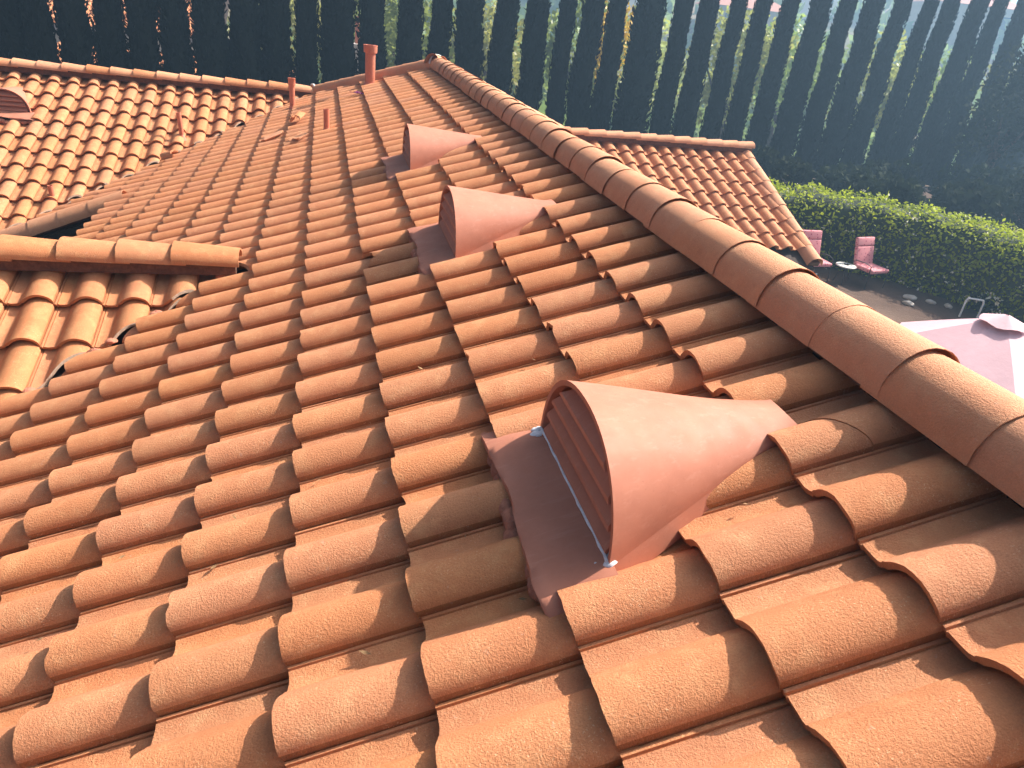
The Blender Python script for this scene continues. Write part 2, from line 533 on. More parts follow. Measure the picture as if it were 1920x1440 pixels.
deck_main["label"] = "long main roof slope of overlapping terracotta tiles"
def main_planes(i, k, c):
    pl = [P_VW, P_HIP]
    if c.x < -0.35 and c.y < 6.5:
        pl.append(P_FN if c.y < 2.5 else P_FF)
    if i < -7: pl.append(P_RAKE)
    return pl

VENT_K = (-3.5, 5.4, 13.55)
skip = {(2, -4), (2, -3), (2, 5), (2, 6), (2, 13), (2, 14)}
def cracked(S, deck, m):
    for s in (1, -1):
        bm = tile_bm(3, nx=8)
        clip_bm(bm, [(Vector((0.19 + s * 0.0008, 0, 0)), Vector((s * 0.85, s * 0.55, 0)).normalized())])
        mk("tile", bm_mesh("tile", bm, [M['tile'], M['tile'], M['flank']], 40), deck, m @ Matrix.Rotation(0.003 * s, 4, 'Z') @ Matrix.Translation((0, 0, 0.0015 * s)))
def broken(S, deck, m):
    bm = tile_bm(3, chip=lambda y, r: (max(0, 0.15 - abs(y + 0.03) * 1.9) * r.uniform(0.55, 1)), nx=6)
    bmesh.ops.delete(bm, geom=[], context='VERTS')
    mk("tile", bm_mesh("tile", bm, [M['tile'], M['cut'], M['flank']], 40), deck, m)["label"] = "tile with a broken lower corner below the second vent"
def chipped(S, deck, m):
    bm = tile_bm(9, chip=lambda y, r: max(0, 0.035 - abs(y - 0.11) * 0.45) * r.uniform(0.2, 1), nx=3)
    mk("tile", bm_mesh("tile", bm, [M['tile'], M['cut'], M['flank']], 40), deck, m)
cells = [(i, k) for i in range(-12, 5) for k in range(-13, 41) if i >= -7 or k >= 24]
lay_tiles(MAIN, deck_main, cells, main_planes, 'tile', 300, skip, {(4, -4): cracked, (1, 6): broken, (3, -8): chipped})

# the slope beyond the ridge
deck_r = hpart("roof_slope", deck_mesh("roof_slope", [on(MAIN_R, *p) for p in
    [(RIDGE_X, -6), (5.6, -6), (5.6, RIDGE_END + 3.77), (RIDGE_X, RIDGE_END)]]))
deck_r["label"] = "roof slope falling away beyond the main ridge"
P_HIPR = vplane((RIDGE_X, RIDGE_END - 0.05), (RIDGE_X + 3, RIDGE_END + 2.95), (RIDGE_X + 2, 0))
lay_tiles(MAIN_R, deck_r, [(i, k) for i in range(-3, 5) for k in range(-40, 14)], lambda i, k, c: [P_HIPR], 'tile', 60)

# hip end and far sides (seen only from elsewhere)
back_y = 14.6
zb = on(MAIN, RIDGE_X, RIDGE_END).z - TT * (back_y - RIDGE_END)
hx = back_y - RIDGE_END
hpart("roof_slope", deck_mesh("roof_slope", [on(MAIN, RIDGE_X, RIDGE_END - 0.0), (RIDGE_X + 3.77, RIDGE_END + 3.77, on(MAIN_R, RIDGE_X + 3.77, 0).z - 0.004),
    (RIDGE_X + 3.77, back_y, zb), (-9, back_y, zb), (-9, 11.05, -0.20), (-0.02, 11.05, -0.2)]))
# far wing on the left
deck_w = hpart("roof_slope", deck_mesh("roof_slope", [on(WING_W, *p) for p in [(-0.02, 11.05), (-9, 11.05), (-9, 5.5), (-5.6, 5.5)]]))
deck_w["label"] = "sunlit wing roof slope behind the valley, paler tiles"
P_VW2 = vplane((0, VW + 0.03), (-1, VW - 0.97), (-3, 11))
lay_tiles(WING_W, deck_w, [(i, k) for i in range(-13, 0) for k in range(-12, 9)], lambda i, k, c: [P_VW2], 'tile_pale', 300,
          {(-4, 4), (-4, 5)})
# front wing
deck_f = hpart("roof_slope", deck_mesh("roof_slope", [on(WING_F, *p) for p in [(-0.5, 2.5), (-7, 2.5), (-7, -2.2), (-5.2, -2.2)]]))
deck_f["label"] = "front wing roof slope with large sunlit tiles by the valley"
P_VF2 = vplane((0, VF + 0.02), (-1, VF - 0.98), (-3, 2.4))
lay_tiles(WING_F, deck_f, [(i, k) for i in range(-11, 0) for k in range(-5, 16)], lambda i, k, c: [P_VF2], 'tile_pale', 300)
hpart("roof_slope", deck_mesh("roof_slope", [Vector((p[0], 5.0 - p[1], on(WING_F, p[0], p[1]).z)) for p in [(-0.5, 2.5), (-7, 2.5), (-7, -1.5), (-4.5, -1.5)]]))
# wing beyond the ridge on the right
E_END = 8.17
deck_e = hpart("roof_slope", deck_mesh("roof_slope", [on(WING_E, *p) for p in [(3.4, 10.5), (E_END, 10.5), (E_END, 7.45), (3.4, 7.45)]]))
deck_e["label"] = "gabled wing roof slope beyond the main ridge"
P_E1 = vplane((E_END - 0.06, 0), (E_END - 0.06, 5), (5, 5))
lay_tiles(WING_E, deck_e, [(i, k) for i in range(-8, 0) for k in range(-2, 15)], lambda i, k, c: [P_E1], 'tile', 300)
hpart("roof_slope", deck_mesh("roof_slope", [Vector((p[0], 21.0 - p[1], on(WING_E, p[0], p[1]).z)) for p in [(3.4, 10.5), (E_END, 10.5), (E_END, 7.45), (3.4, 7.45)]]))

# ridge, hip and rake tiles
CR = 0.13
def cap_bm(seed, nx=3, seg=14, length=0.425, rough=0.002, taper=0.007, step=0.0045):
    r = random.Random(seed)
    thin = 0.012 if step < 0.01 else 0.002
    dp = 0.026 if step < 0.01 else -0.024
    bm = bmesh.new(); T, B = [], []
    for ix in range(nx + 1):
        t = ix / nx
        rad = CR - taper * t
        a, b = [], []
        for j in range(seg + 1):
            an = math.pi * j / seg
            x = length * t + (r.uniform(-rough, rough) if ix in (0, nx) else 0)
            yy, zz = math.cos(an), math.sin(an) ** 0.9
            lift = step * (1 - t)
            a.append(bm.verts.new((x, yy * (rad + 0.014), zz * (rad + dp) - CR - dp + lift)))
            b.append(bm.verts.new((x, yy * (rad + thin), zz * (rad + dp - 0.014 + thin) - CR - dp - 0.0005 + lift)))
        T.append(a); B.append(b)
    for ix in range(nx):
        for j in range(seg):
            bm.faces.new((T[ix][j], T[ix][j + 1], T[ix + 1][j + 1], T[ix + 1][j]))
            bm.faces.new((B[ix][j], B[ix + 1][j], B[ix + 1][j + 1], B[ix][j + 1]))
        bm.faces.new((T[ix][0], T[ix + 1][0], B[ix + 1][0], B[ix][0]))
        bm.faces.new((T[ix][-1], B[ix][-1], B[ix + 1][-1], T[ix + 1][-1]))
    for j in range(seg):
        bm.faces.new((T[0][j], B[0][j], B[0][j + 1], T[0][j + 1]))
        bm.faces.new((T[nx][j], T[nx][j + 1], B[nx][j + 1], B[nx][j]))
    bmesh.ops.recalc_face_normals(bm, faces=bm.faces)
    return bm
CAPS = [bm_mesh("ridge_tile", cap_bm(s), M['cap'], 40) for s in range(4)]
CAPS_T = [bm_mesh("ridge_tile", cap_bm(s + 9, taper=0.016, step=0.018), M['tile_pale'], 40) for s in range(3)]
CAPS_S = [bm_mesh("ridge_tile", cap_bm(s + 15, taper=0.016, step=0.018), M['cap'], 40) for s in range(4)]
NAIL = bmesh.new(); lathe(NAIL, [(0.0001, 0.003), (0.0035, 0.0025), (0.005, 0.0)], 8); NAIL = bm_mesh("nail", NAIL, M['dark'], 60)

def caps(name, p0, p1, step=0.345, meshes=CAPS, board_drop=0.05, label=None, z_up=Vector((0, 0, 1)), seed=1, nails=None, first=0.0):
    """Row of cap tiles from p0 (wide end first) to p1 along their crest, over a ridge board."""
    r = random.Random(seed)
    p0, p1 = Vector(p0), Vector(p1)
    d = (p1 - p0); L = d.length; d = d / L
    yv = z_up.cross(d).normalized(); zv = d.cross(yv)
    bm = bmesh.new()
    box(bm, (0.02, -0.098, -CR - board_drop), (L, 0.098, -CR * 0.80))
    mat = Matrix((d, yv, zv)).transposed().to_4x4(); mat.translation = p0
    bmesh.ops.transform(bm, matrix=mat, verts=bm.verts)
    board = hpart(name, bm_mesh(name, bm, M['closure'], 0))
    if label: board["label"] = label
    n = int((L - 0.1 + first) / step)
    for q in range(n + 1):
        m = Matrix((d, yv, zv)).transposed().to_4x4()
        m.translation = p0 + d * (q * step - first + r.uniform(-0.006, 0.006)) + zv * r.uniform(-0.004, 0.004) + yv * r.uniform(-0.004, 0.004)
        m = m @ Matrix.Rotation(r.uniform(-0.012, 0.012), 4, 'Z') @ Matrix.Rotation(r.uniform(-0.018, 0.018), 4, 'X')
        mk("ridge_tile", r.choice(meshes), board, m)
        if nails and q < nails[1]:
            nm = m @ Matrix.Translation((0.20, 0, -CR + 0.012)) @ Matrix.Rotation(nails[0], 4, 'X') @ Matrix.Translation((0, 0, CR - 0.010))
            mk("nail", NAIL, board, nm)
    return board

caps("ridge", (RIDGE_X, -2.83, RIDGE_Z), (RIDGE_X, RIDGE_END, RIDGE_Z), label="main ridge of curved cap tiles", seed=3, nails=(R(52), 12))
caps("hip", (-0.06, HIPC + 0.03, 0.045), (RIDGE_X - 0.02, RIDGE_END + 0.02, RIDGE_Z - 0.005), seed=4, label="short hip at the far end of the main roof")
caps("hip", (RIDGE_X + 3.7, RIDGE_END + 3.7, RIDGE_Z - TT * 3.7), (RIDGE_X + 0.05, RIDGE_END + 0.05, RIDGE_Z - 0.02), seed=5)
caps("ridge", (-5.6, 11.03, 0.05), (-0.05, 11.03, 0.05), meshes=CAPS_S + CAPS_T[:1], seed=6, label="ridge of the far left wing against the cypresses")
caps("ridge", (-3.60, 2.5, -0.10), (-0.475, 2.5, -0.10), meshes=CAPS_T, seed=7, label="ridge of the front wing running into the main slope", nails=(R(-48), 9), first=0.03)
caps("ridge", (E_END + 0.12, 10.5, -0.215), (4.0, 10.5, -0.215), meshes=CAPS_S, seed=8, label="ridge of the gabled wing beyond the main ridge")
pe = on(WING_E, E_END, 7.42, 0); pe2 = on(WING_E, E_END, 10.45, 0)
caps("rake", pe + Vector((0, 0, 0.022)), pe2 + Vector((0, 0, 0.022)), step=EX, meshes=CAPS, seed=9, label="rake edge tiles of the gabled wing", z_up=WING_E.n)
pr = MAIN.at(-5.05 / CT, 6.95, 0.045); pr2 = MAIN.at(-2.50 / CT, 6.95, 0.045)
caps("rake", pr, pr2, step=EX, meshes=CAPS, seed=10, label="rake tiles at the notch in the main slope", z_up=MAIN.n)

# collars of grey mortar where the hip meets the ridges
def collar(p, d, r_=0.142):
    d = Vector(d).normalized(); yv = Vector((0, 0, 1)).cross(d).normalized(); zv = d.cross(yv)
    bm = bmesh.new(); ring = []
    for x, rr in ((-0.022, r_ - 0.01), (-0.015, r_), (0.015, r_), (0.022, r_ - 0.01)):
        ring.append([bm.verts.new((x, math.cos(math.pi * j / 14) * rr, math.sin(math.pi * j / 14) * rr - CR)) for j in range(15)])
    for a in range(3):
        for j in range(14): bm.faces.new((ring[a][j], ring[a][j + 1], ring[a + 1][j + 1], ring[a + 1][j]))
    mm = Matrix((d, yv, zv)).transposed().to_4x4(); mm.translation = Vector(p)
    bmesh.ops.transform(bm, matrix=mm, verts=bm.verts)
    hpart("mortar_collar", bm_mesh("mortar_collar", bm, M['collar'], 60))
collar((RIDGE_X - 0.03, RIDGE_END + 0.04, RIDGE_Z + 0.014), (-0.5, 1, -0.1))
collar((-0.05, 11.04, 0.07), (1, 0.45, 0.1))

# valley flashings, mortar along the front valley
def strip(name, a, b, S, half, mat, d):
    a, b = Vector(a), Vector(b)
    t = Vector((b.x - a.x, b.y - a.y, 0)).normalized(); s = Vector((-t.y, t.x, 0))
    pts = [on(S, *(a + s * half).xy, d), on(S, *(b + s * half).xy, d), on(S, *(b - s * half).xy, d), on(S, *(a - s * half).xy, d)]
    return hpart(name, deck_mesh(name, pts, mat, 0.004))
strip("valley_flashing", (-0.1, VW - 0.1, 0), (-5, VW - 5, 0), MAIN, 0.11, 'pipe_paint', DK - 0.02)
strip("valley_flashing", (-0.5, VF - 0.5, 0), (-4.6, VF - 4.6, 0), MAIN, 0.11, 'pipe_paint', DK - 0.02)
def lump(bm, p, size, r, sq=(1, 1, 0.5)):
    res = bmesh.ops.create_icosphere(bm, subdivisions=2, radius=1)
    for v in res['verts']:
        v.co = Vector((v.co.x * sq[0], v.co.y * sq[1], v.co.z * sq[2])) * size * r.uniform(0.85, 1.12) + Vector(p)
r_ = random.Random(21)
for t in (0.62, 0.95, 1.22, 1.55, 1.85, 2.1):
    bm = bmesh.new()
    x = -t
    for q in range(3):
        xx = x + r_.uniform(-0.06, 0.06)
        lump(bm, on(MAIN, xx, VF + xx + r_.uniform(-0.01, 0.03), 0.055), r_.uniform(0.025, 0.04), r_)
    hpart("mortar_patch", bm_mesh("mortar_patch", bm, M['mortar'], 50))

# walls, fascia, gutter
def wall(lo, hi):
    bm = bmesh.new(); box(bm, lo, hi)
    hpart("wall", bm_mesh("wall", bm, M['stucco'], 0))
wall((-1.95, -6.0, ZG - .02), (5.1, 9.6, -1.05))
wall((-8.5, 7.6, ZG - .025), (-1.95, 14.0, -2.6))
wall((-6.0, 0.9, ZG - .03), (-1.96, 4.1, -1.35))
wall((3.6, 8.05, ZG - .035), (7.75, 13.2, -1.72))
def beam(name, lo, hi, mat):
    bm = bmesh.new(); box(bm, lo, hi)
    hpart(name, bm_mesh(name, bm, M[mat], 0))
ze = on(WING_E, 6, 7.45).z
beam("fascia", (3.5, 7.41, ze - 0.20), (E_END - 0.01, 7.445, ze - 0.035), 'fascia')
gb = bmesh.new()
gp = [(0, 0), (0.0, -0.10), (-0.07, -0.10), (-0.11, -0.02), (-0.11, 0.0), (-0.104, 0.0), (-0.066, -0.094), (-0.006, -0.094), (-0.006, 0)]
ga = [gb.verts.new((3.5, 7.405 + a, ze - 0.05 + b)) for a, b in gp]; gc = [gb.verts.new((E_END - 0.03, 7.405 + a, ze - 0.05 + b)) for a, b in gp]
for i in range(len(gp)): gb.faces.new((ga[i], ga[(i + 1) % 9], gc[(i + 1) % 9], gc[i]))
gb.faces.new(ga[::-1]); gb.faces.new(gc)
hpart("gutter", bm_mesh("gutter", gb, M['gutter'], 0))
zm = on(MAIN, EAVE, 0).z
beam("fascia", (EAVE + 0.005, 3.6, zm - 0.22), (EAVE + 0.04, 6.9, zm - 0.035), 'fascia')
beam("soffit", (EAVE + 0.05, 3.6, zm - 0.10), (-1.9, 6.9, zm - 0.06), 'stucco')
# gable triangle under the rake of the right wing
gm = bmesh.new()
g3 = [gm.verts.new(p) for p in ((7.74, 8.06, -1.75), (7.74, 12.94, -1.75), (7.74, 10.5, -0.62))]; gm.faces.new(g3)
hpart("gable", bm_mesh("gable", gm, M['stucco'], 0))
rb = bmesh.new()
q = [on(WING_E, E_END - 0.03, 7.47, DK + 0.035), on(WING_E, E_END - 0.03, 10.48, DK + 0.035)]
for off in (0, 1):
    pass
a = [rb.verts.new(q[0]), rb.verts.new(q[1]), rb.verts.new(q[1] - Vector((0, 0, 0.16))), rb.verts.new(q[0] - Vector((0, 0, 0.16)))]
b = [rb.verts.new(v.co + Vector((0.025, 0, 0))) for v in a]
rb.faces.new(a); rb.faces.new(b[::-1])
for i in range(4): rb.faces.new((a[i], b[i], b[(i + 1) % 4], a[(i + 1) % 4]))
hpart("barge_board", bm_mesh("barge_board", rb, M['fascia'], 0))

# ------------------------------------------------------------------ dormer roof vents
HL, HWD, HHT, LEAN = 0.70, 0.345, 0.292, 0.40
def hood_dim(s):
    return HWD - 0.36 * HL * s, HHT * (1 - s) + 0.004
def arch(a, h, an, ex=0.92):
    c, s = math.cos(an), math.sin(an)
    return math.copysign(abs(c) ** ex, c) * a, s ** ex * h
def make_vent_meshes():
    SEG, NS = 28, 16
    out = {}
    bm = bmesh.new(); rings = []
    for i in range(NS + 1):
        s = i / NS; a, h = hood_dim(s)
        rings.append([bm.verts.new((HL * s + LEAN * HHT * (1 - s) * q[1] / h, *q)) for q in (arch(a, h, math.pi * j / SEG, 0.92 + 0.75 * s * s) for j in range(SEG + 1))])
    inner = []
    for i in range(2):
        s = i * 0.035; a, h = hood_dim(s)
        inner.append([bm.verts.new((HL * s + LEAN * q[1], *q)) for q in (arch(a - 0.016, h - 0.016, math.pi * j / SEG) for j in range(SEG + 1))])
    for i in range(NS):
        for j in range(SEG): bm.faces.new((rings[i][j], rings[i][j + 1], rings[i + 1][j + 1], rings[i + 1][j]))
    for j in range(SEG):
        bm.faces.new((rings[0][j], inner[0][j], inner[0][j + 1], rings[0][j + 1]))
        bm.faces.new((inner[0][j], inner[1][j], inner[1][j + 1], inner[0][j + 1]))
    bmesh.ops.recalc_face_normals(bm, faces=bm.faces)
    out['hood'] = bm_mesh("hood", bm, M['paint'], 50)
    # skirt below the hood's edge, tucked between the tiles
    bm = bmesh.new(); lo, hi = [], []
    for i in range(NS + 1):
        t_ = i / NS; a, h = hood_dim(t_)
        for sg, L in ((1, lo), (-1, hi)):
            L.append((bm.verts.new((HL * t_, sg * (a - 0.001), 0.003)), bm.verts.new((HL * t_ + 0.004, sg * (a + 0.012), -0.065))))
    for L in (lo, hi):
        for i in range(NS): bm.faces.new((L[i][0], L[i][1], L[i + 1][1], L[i + 1][0]))
    out['skirt'] = bm_mesh("skirt", bm, M['paint'], 60)
    # louvre slats
    out['louvre'] = []
    zs = [0.012, 0.076, 0.138, 0.198]
    for n_, z0 in enumerate(zs):
        z1 = z0 + 0.066
        def half(z): return max(0.02, (HWD - 0.036) * (1 - min(1, max(0, z) / (HHT - 0.030)) ** (2 / 0.92)) ** (0.92 / 2))
        bm = bmesh.new()
        zt = min(z0 + 0.064, HHT - 0.048)
        sec = [(0.000, z0), (0.000, z0 + 0.013), (0.064, zt), (0.068, zt - 0.004), (0.006, z0)]
        ra = [bm.verts.new((x + LEAN * z, half(z), z)) for x, z in sec]; rb_ = [bm.verts.new((x + LEAN * z, -half(z), z)) for x, z in sec]
        for i in range(5): bm.faces.new((ra[i], ra[(i + 1) % 5], rb_[(i + 1) % 5], rb_[i]))
        bm.faces.new(ra[::-1]); bm.faces.new(rb_)
        bmesh.ops.recalc_face_normals(bm, faces=bm.faces)
        out['louvre'].append(bm_mesh("louvre", bm, M['paint'], 0))
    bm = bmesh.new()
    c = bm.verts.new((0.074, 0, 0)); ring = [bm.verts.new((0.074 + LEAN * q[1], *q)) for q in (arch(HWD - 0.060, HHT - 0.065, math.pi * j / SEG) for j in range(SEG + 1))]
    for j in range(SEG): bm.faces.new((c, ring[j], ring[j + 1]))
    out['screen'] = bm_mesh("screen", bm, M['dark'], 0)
    # apron in front, draped over the tiles below
    r = random.Random(4)
    bm = bmesh.new(); NX, NY = 10, 30; g = []
    for i in range(NX + 1):
        row = []
        for j in range(NY + 1):
            t = i / NX; y = -0.43 + 0.86 * j / NY
            x = -0.185 + 0.20 * t + (0.010 * math.sin(y * 9 + 1) + r.uniform(-0.002, 0.002) if i == 0 else 0)
            z = 0.016 + 0.004 * math.sin(y * 22.4 + 0.6) * (1 - t) + 0.003 * math.sin(y * 13 + x * 25) + 0.005 * (1 - t) - 0.010 * t - (0.020 if abs(y) > 0.41 else 0)
            row.append(bm.verts.new((x, y, z)))
        g.append(row)
    for i in range(NX):
        for j in range(NY): bm.faces.new((g[i][j], g[i][j + 1], g[i + 1][j + 1], g[i + 1][j]))
    lip = [bm.verts.new(v.co + Vector((-0.006, 0, -0.012 - 0.012 * math.sin(v.co.y * 22.4)))) for v in g[0]]
    for j in range(NY): bm.faces.new((lip[j], lip[j + 1], g[0][j + 1], g[0][j]))
    bmesh.ops.recalc_face_normals(bm, faces=bm.faces)
    out['apron'] = bm_mesh("apron", bm, M['paint'], 60)
    bm = bmesh.new()
    ys = [-0.335 + 0.67 * i / 22 for i in range(23)]
    tube(bm, [(0.004 + r.uniform(-0.002, 0.002), y, 0.012 + r.uniform(-0.001, 0.001)) for y in ys], [r.uniform(0.0035, 0.0055) for _ in ys], 6)
    for (y, k) in ((0.335, 5), (-0.33, 4)):
        for q in range(k): lump(bm, (r.uniform(-0.03, 0.03), y + r.uniform(-0.03, 0.03), 0.008), r.uniform(0.008, 0.016), r, (1.3, 1, 0.4))
    out['caulk'] = bm_mesh("caulk", bm, M['caulk'], 60)
    bm = bmesh.new()
    for q in range(13):
        y = -0.42 + 0.84 * q / 12
        lump(bm, (-0.185 + r.uniform(-0.02, 0.015), y, -0.044 + r.uniform(-0.012, 0.010)), r.uniform(0.036, 0.052), r, (0.8, 1.2, 0.75))
    out['mortar'] = bm_mesh("mortar", bm, M['mortar'], 50)
    return out
VENT = make_vent_meshes()
PAINT_SPECK = bmesh.new()
r_ = random.Random(5)
for q in range(16):
    y, x = r_.uniform(-0.36, 0.30), r_.uniform(-0.16, -0.03)
    lump(PAINT_SPECK, (x, y, -0.002 - 0.02 * (x < -0.1)), r_.uniform(0.002, 0.006), r_, (1, 1.2, 0.15))
PAINT_SPECK = bm_mesh("paint_specks", PAINT_SPECK, M['caulk'], 60)
def roof_vent(S, x, y, label, z=-0.038, full=True):
    root = empty("roof_vent", matrix=S.matrix(x, y, z))
    tag(root, label, "roof vent", "louvred dormer vents on the roof")
    for n_ in ('hood', 'skirt', 'screen'): mk(n_, VENT[n_], root)
    for me in VENT['louvre']: mk("louvre", me, root)
    ap = mk("apron", VENT['apron'], root)
    mk("mortar", VENT['mortar'], ap)
    if full:
        mk("caulk_bead", VENT['caulk'], ap); tag(mk("paint_specks", PAINT_SPECK, ap), kind="stuff")
    return root
roof_vent(MAIN, 2.40 * EX, VENT_K[0] * W, "large pink metal dormer vent nearest the camera with a white caulk line")
roof_vent(MAIN, 2.38 * EX, VENT_K[1] * W, "middle pink metal dormer vent of the three on the main slope", full=False)
roof_vent(MAIN, 2.34 * EX, VENT_K[2] * W, "smallest looking pink dormer vent of the main slope, farthest along it", full=False)
roof_vent(WING_W, -3.55 * EX, 4.55 * W, "louvred dormer vent cut by the left edge of the photo", full=False)

# ------------------------------------------------------------------ vent pipes
def vent_pipe(p, h, r, label, cap=None, tilt=(0, 0)):
    root = empty("vent_pipe", p); root.rotation_euler = (R(tilt[0]), R(tilt[1]), 0)
    tag(root, label, "vent pipe", "painted vent pipes standing on the roof")
    bm = bmesh.new()
    lathe(bm, [(r * 1.0, -0.14), (r, h), (r * 0.86, h), (r * 0.86, h - 0.20), (0.001, h - 0.20)], 24)
    mk("shaft", bm_mesh("shaft", bm, M['pipe_paint'], 40), root)
    bm = bmesh.new()
    lathe(bm, [(r * 1.9, -0.045), (r * 1.35, 0.0), (r * 1.10, 0.035), (r * 1.0, 0.04)], 24)
    mk("flashing", bm_mesh("flashing", bm, M['pipe_paint'], 50), root)
    if cap:
        bm = bmesh.new(); rc = r * cap
        lathe(bm, [(r * 1.01, h - 0.115), (rc * 0.96, h - 0.11), (rc, h - 0.09), (rc, h - 0.016), (rc * 1.03, h - 0.014), (rc * 1.03, h), (rc * 0.92, h), (rc * 0.90, h - 0.10), (r * 0.9, h - 0.10)], 24)
        mk("collar", bm_mesh("collar", bm, M['pipe_paint'], 40), root)
    return root
vent_pipe(on(MAIN, 0.84, 9.75, 0.06), 0.58, 0.078, "thick terracotta coloured vent pipe with a wide collar near the ridge end", 1.35)
vent_pipe(on(MAIN, -0.36, 10.02, 0.06), 0.46, 0.042, "thin vent pipe with a capped collar beside the valley", 1.32)
vent_pipe(on(MAIN, 0.16, 6.85, 0.06), 0.26, 0.036, "thin uncapped vent pipe in the middle of the main slope")
vent_pipe(on(WING_W, -1.98, 9.60, 0.06), 0.36, 0.034, "slim vent pipe on the far wing just behind the valley", tilt=(0, -3))
vent_pipe(on(WING_W, -3.40, 8.05, 0.06), 0.18, 0.034, "short stubby vent pipe low in the valley")

# ------------------------------------------------------------------ loose broken tiles and a fallen sprig
def shard(p, S, size, label, rot=0.0, curved=True, mat='tile_pale', tilt=0.1):
    r = random.Random(int(p[0] * 1000))
    bm = bmesh.new(); n = 7; T, B = [], []
    for i in range(3):
        a, b = [], []
        for j in range(n + 1):
            an = math.pi * (0.12 + 0.76 * j / n)
            y = math.cos(an) * 0.09; z = (math.sin(an) - 0.35) * 0.09 if curved else 0.012
            x = (i - 1) * size * (1 + 0.3 * r.uniform(-1, 1))
            a.append(bm.verts.new((x, y, z))); b.append(bm.verts.new((x, y * 0.84, z - 0.017)))
        T.append(a); B.append(b)
    for i in range(2):
        for j in range(n):
            bm.faces.new((T[i][j], T[i][j + 1], T[i + 1][j + 1], T[i + 1][j])); bm.faces.new((B[i][j], B[i + 1][j], B[i + 1][j + 1], B[i][j + 1]))
        bm.faces.new((T[i][0], T[i + 1][0], B[i + 1][0], B[i][0])); bm.faces.new((T[i][n], B[i][n], B[i + 1][n], T[i + 1][n]))
    for j in range(n):
        bm.faces.new((T[0][j], B[0][j], B[0][j + 1], T[0][j + 1])); bm.faces.new((T[2][j], T[2][j + 1], B[2][j + 1], B[2][j]))
    bmesh.ops.recalc_face_normals(bm, faces=bm.faces)
    o = bpy.data.objects.new("broken_tile", bm_mesh("broken_tile", bm, M[mat], 40)); col.objects.link(o)
    m = S.matrix(0, 0); m.translation = Vector(p)
    o.matrix_world = m @ Matrix.Rotation(rot, 4, 'Z') @ Matrix.Rotation(tilt, 4, 'X')
    tag(o, label, "broken tile", "pieces of broken tile lying on the roof")
shard(on(MAIN, -0.22, 8.10, -0.035), MAIN, 0.15, "pale curved tile piece standing proud left of the uncapped pipe", R(78), tilt=0.0)
shard(on(MAIN, -0.52, 7.55, 0.010), MAIN, 0.13, "flat pinkish tile shard below the pale curved piece", R(20), False, 'cap')
shard(on(MAIN, -0.15, 6.75, 0.005), MAIN, 0.11, "pinkish tile shard lying left of the uncapped pipe's foot", R(50), False, 'cap')
shard(on(MAIN, -2.03, 8.78, -0.015), MAIN, 0.10, "curved tile piece lying along the valley below the slim pipe", R(-30), tilt=0.2)
def sprig():
    r = random.Random(3); v, f = [], []
    for q in range(60):
        c = Vector((r.gauss(0, 0.05), r.gauss(0, 0.035), abs(r.gauss(0.0, 0.012)) + 0.004))
        a, b = Vector((r.uniform(-1, 1), r.uniform(-1, 1), r.uniform(-.5, .5))).normalized() * 0.016, Vector((r.uniform(-1, 1), r.uniform(-1, 1), r.uniform(-.5, .5))).normalized() * 0.012
        n0 = len(v); v += [c - a, c - b, c + a, c + b]; f.append((n0, n0 + 1, n0 + 2, n0 + 3))
    me = bpy.data.meshes.new("flower_sprig"); me.from_pydata(v, [], f); finish(me, plain("purple_petal", (0.16, 0.02, 0.12), (0.35, 0.08, 0.28), 60, 0.6), 0)
    o = mk("flower_sprig", me); o.location = on(MAIN, 0.62, 8.95, 0.02)
    tag(o, "small purple flower sprig fallen on the tiles near the thick pipe", "flower")
sprig()
def dry_leaves():
    r = random.Random(9); v, f = [], []
    spots = [(-r.uniform(0.3, 3.4), None, VW) for _ in range(60)] + [(-r.uniform(0.7, 2.2), None, VF - 0.06) for _ in range(30)] + [(r.uniform(-2, 1.5), r.uniform(-1.8, 6), None) for _ in range(45)]
    for x, y, vv in spots:
        if y is None:
            y = x + vv + r.uniform(-0.06, 0.06); z = on(MAIN, x, y, 0.075)
        else:
            k = round((y - 0.14) / W); y = k * W + r.uniform(0.11, 0.165); i = math.floor(x / CT / EX)
            z = MAIN.at(i * EX + r.uniform(0.03, 0.3), y, -TOP + 0.052)
        a = r.uniform(0, 6.28); L = r.uniform(0.008, 0.020); w_ = L * 0.35
        d, e = Vector((math.cos(a), math.sin(a), r.uniform(-.2, .3))) * L, Vector((-math.sin(a), math.cos(a), r.uniform(-.2, .3))) * w_
        n0 = len(v); v += [z - d, z - e, z + d, z + e]; f.append((n0, n0 + 1, n0 + 2, n0 + 3))
    me = bpy.data.meshes.new("dry_leaves"); me.from_pydata(v, [], f); finish(me, plain("dry_leaf", (0.10, 0.055, 0.025), (0.30, 0.19, 0.09), 50, 0.8), 0)
    tag(mk("dry_leaves", me), "few small dry leaves scattered in valleys and tile pans", "leaves", kind="stuff")
dry_leaves()

# ------------------------------------------------------------------ foliage builders
def leaf_quads(c, size, up=None, nr=None, aspect=0.5, jit=0.7):
    """One small quad for each centre; up is the preferred long direction."""
    n = len(c)
    d = nr.normal(size=(n, 3)) * jit + (0 if up is None else up)
    d /= np.linalg.norm(d, axis=1, keepdims=True) + 1e-9
    e = np.cross(d, nr.normal(size=(n, 3))); e /= np.linalg.norm(e, axis=1, keepdims=True) + 1e-9
    s = size * nr.uniform(0.6, 1.3, (n, 1))
    d, e = d * s * 0.5, e * s * 0.5 * aspect
    v = np.stack([c - d, c + e * 0.9, c + d, c - e * 0.9], 1).reshape(-1, 3)
    f = np.arange(4 * n).reshape(-1, 4)
    return v, f

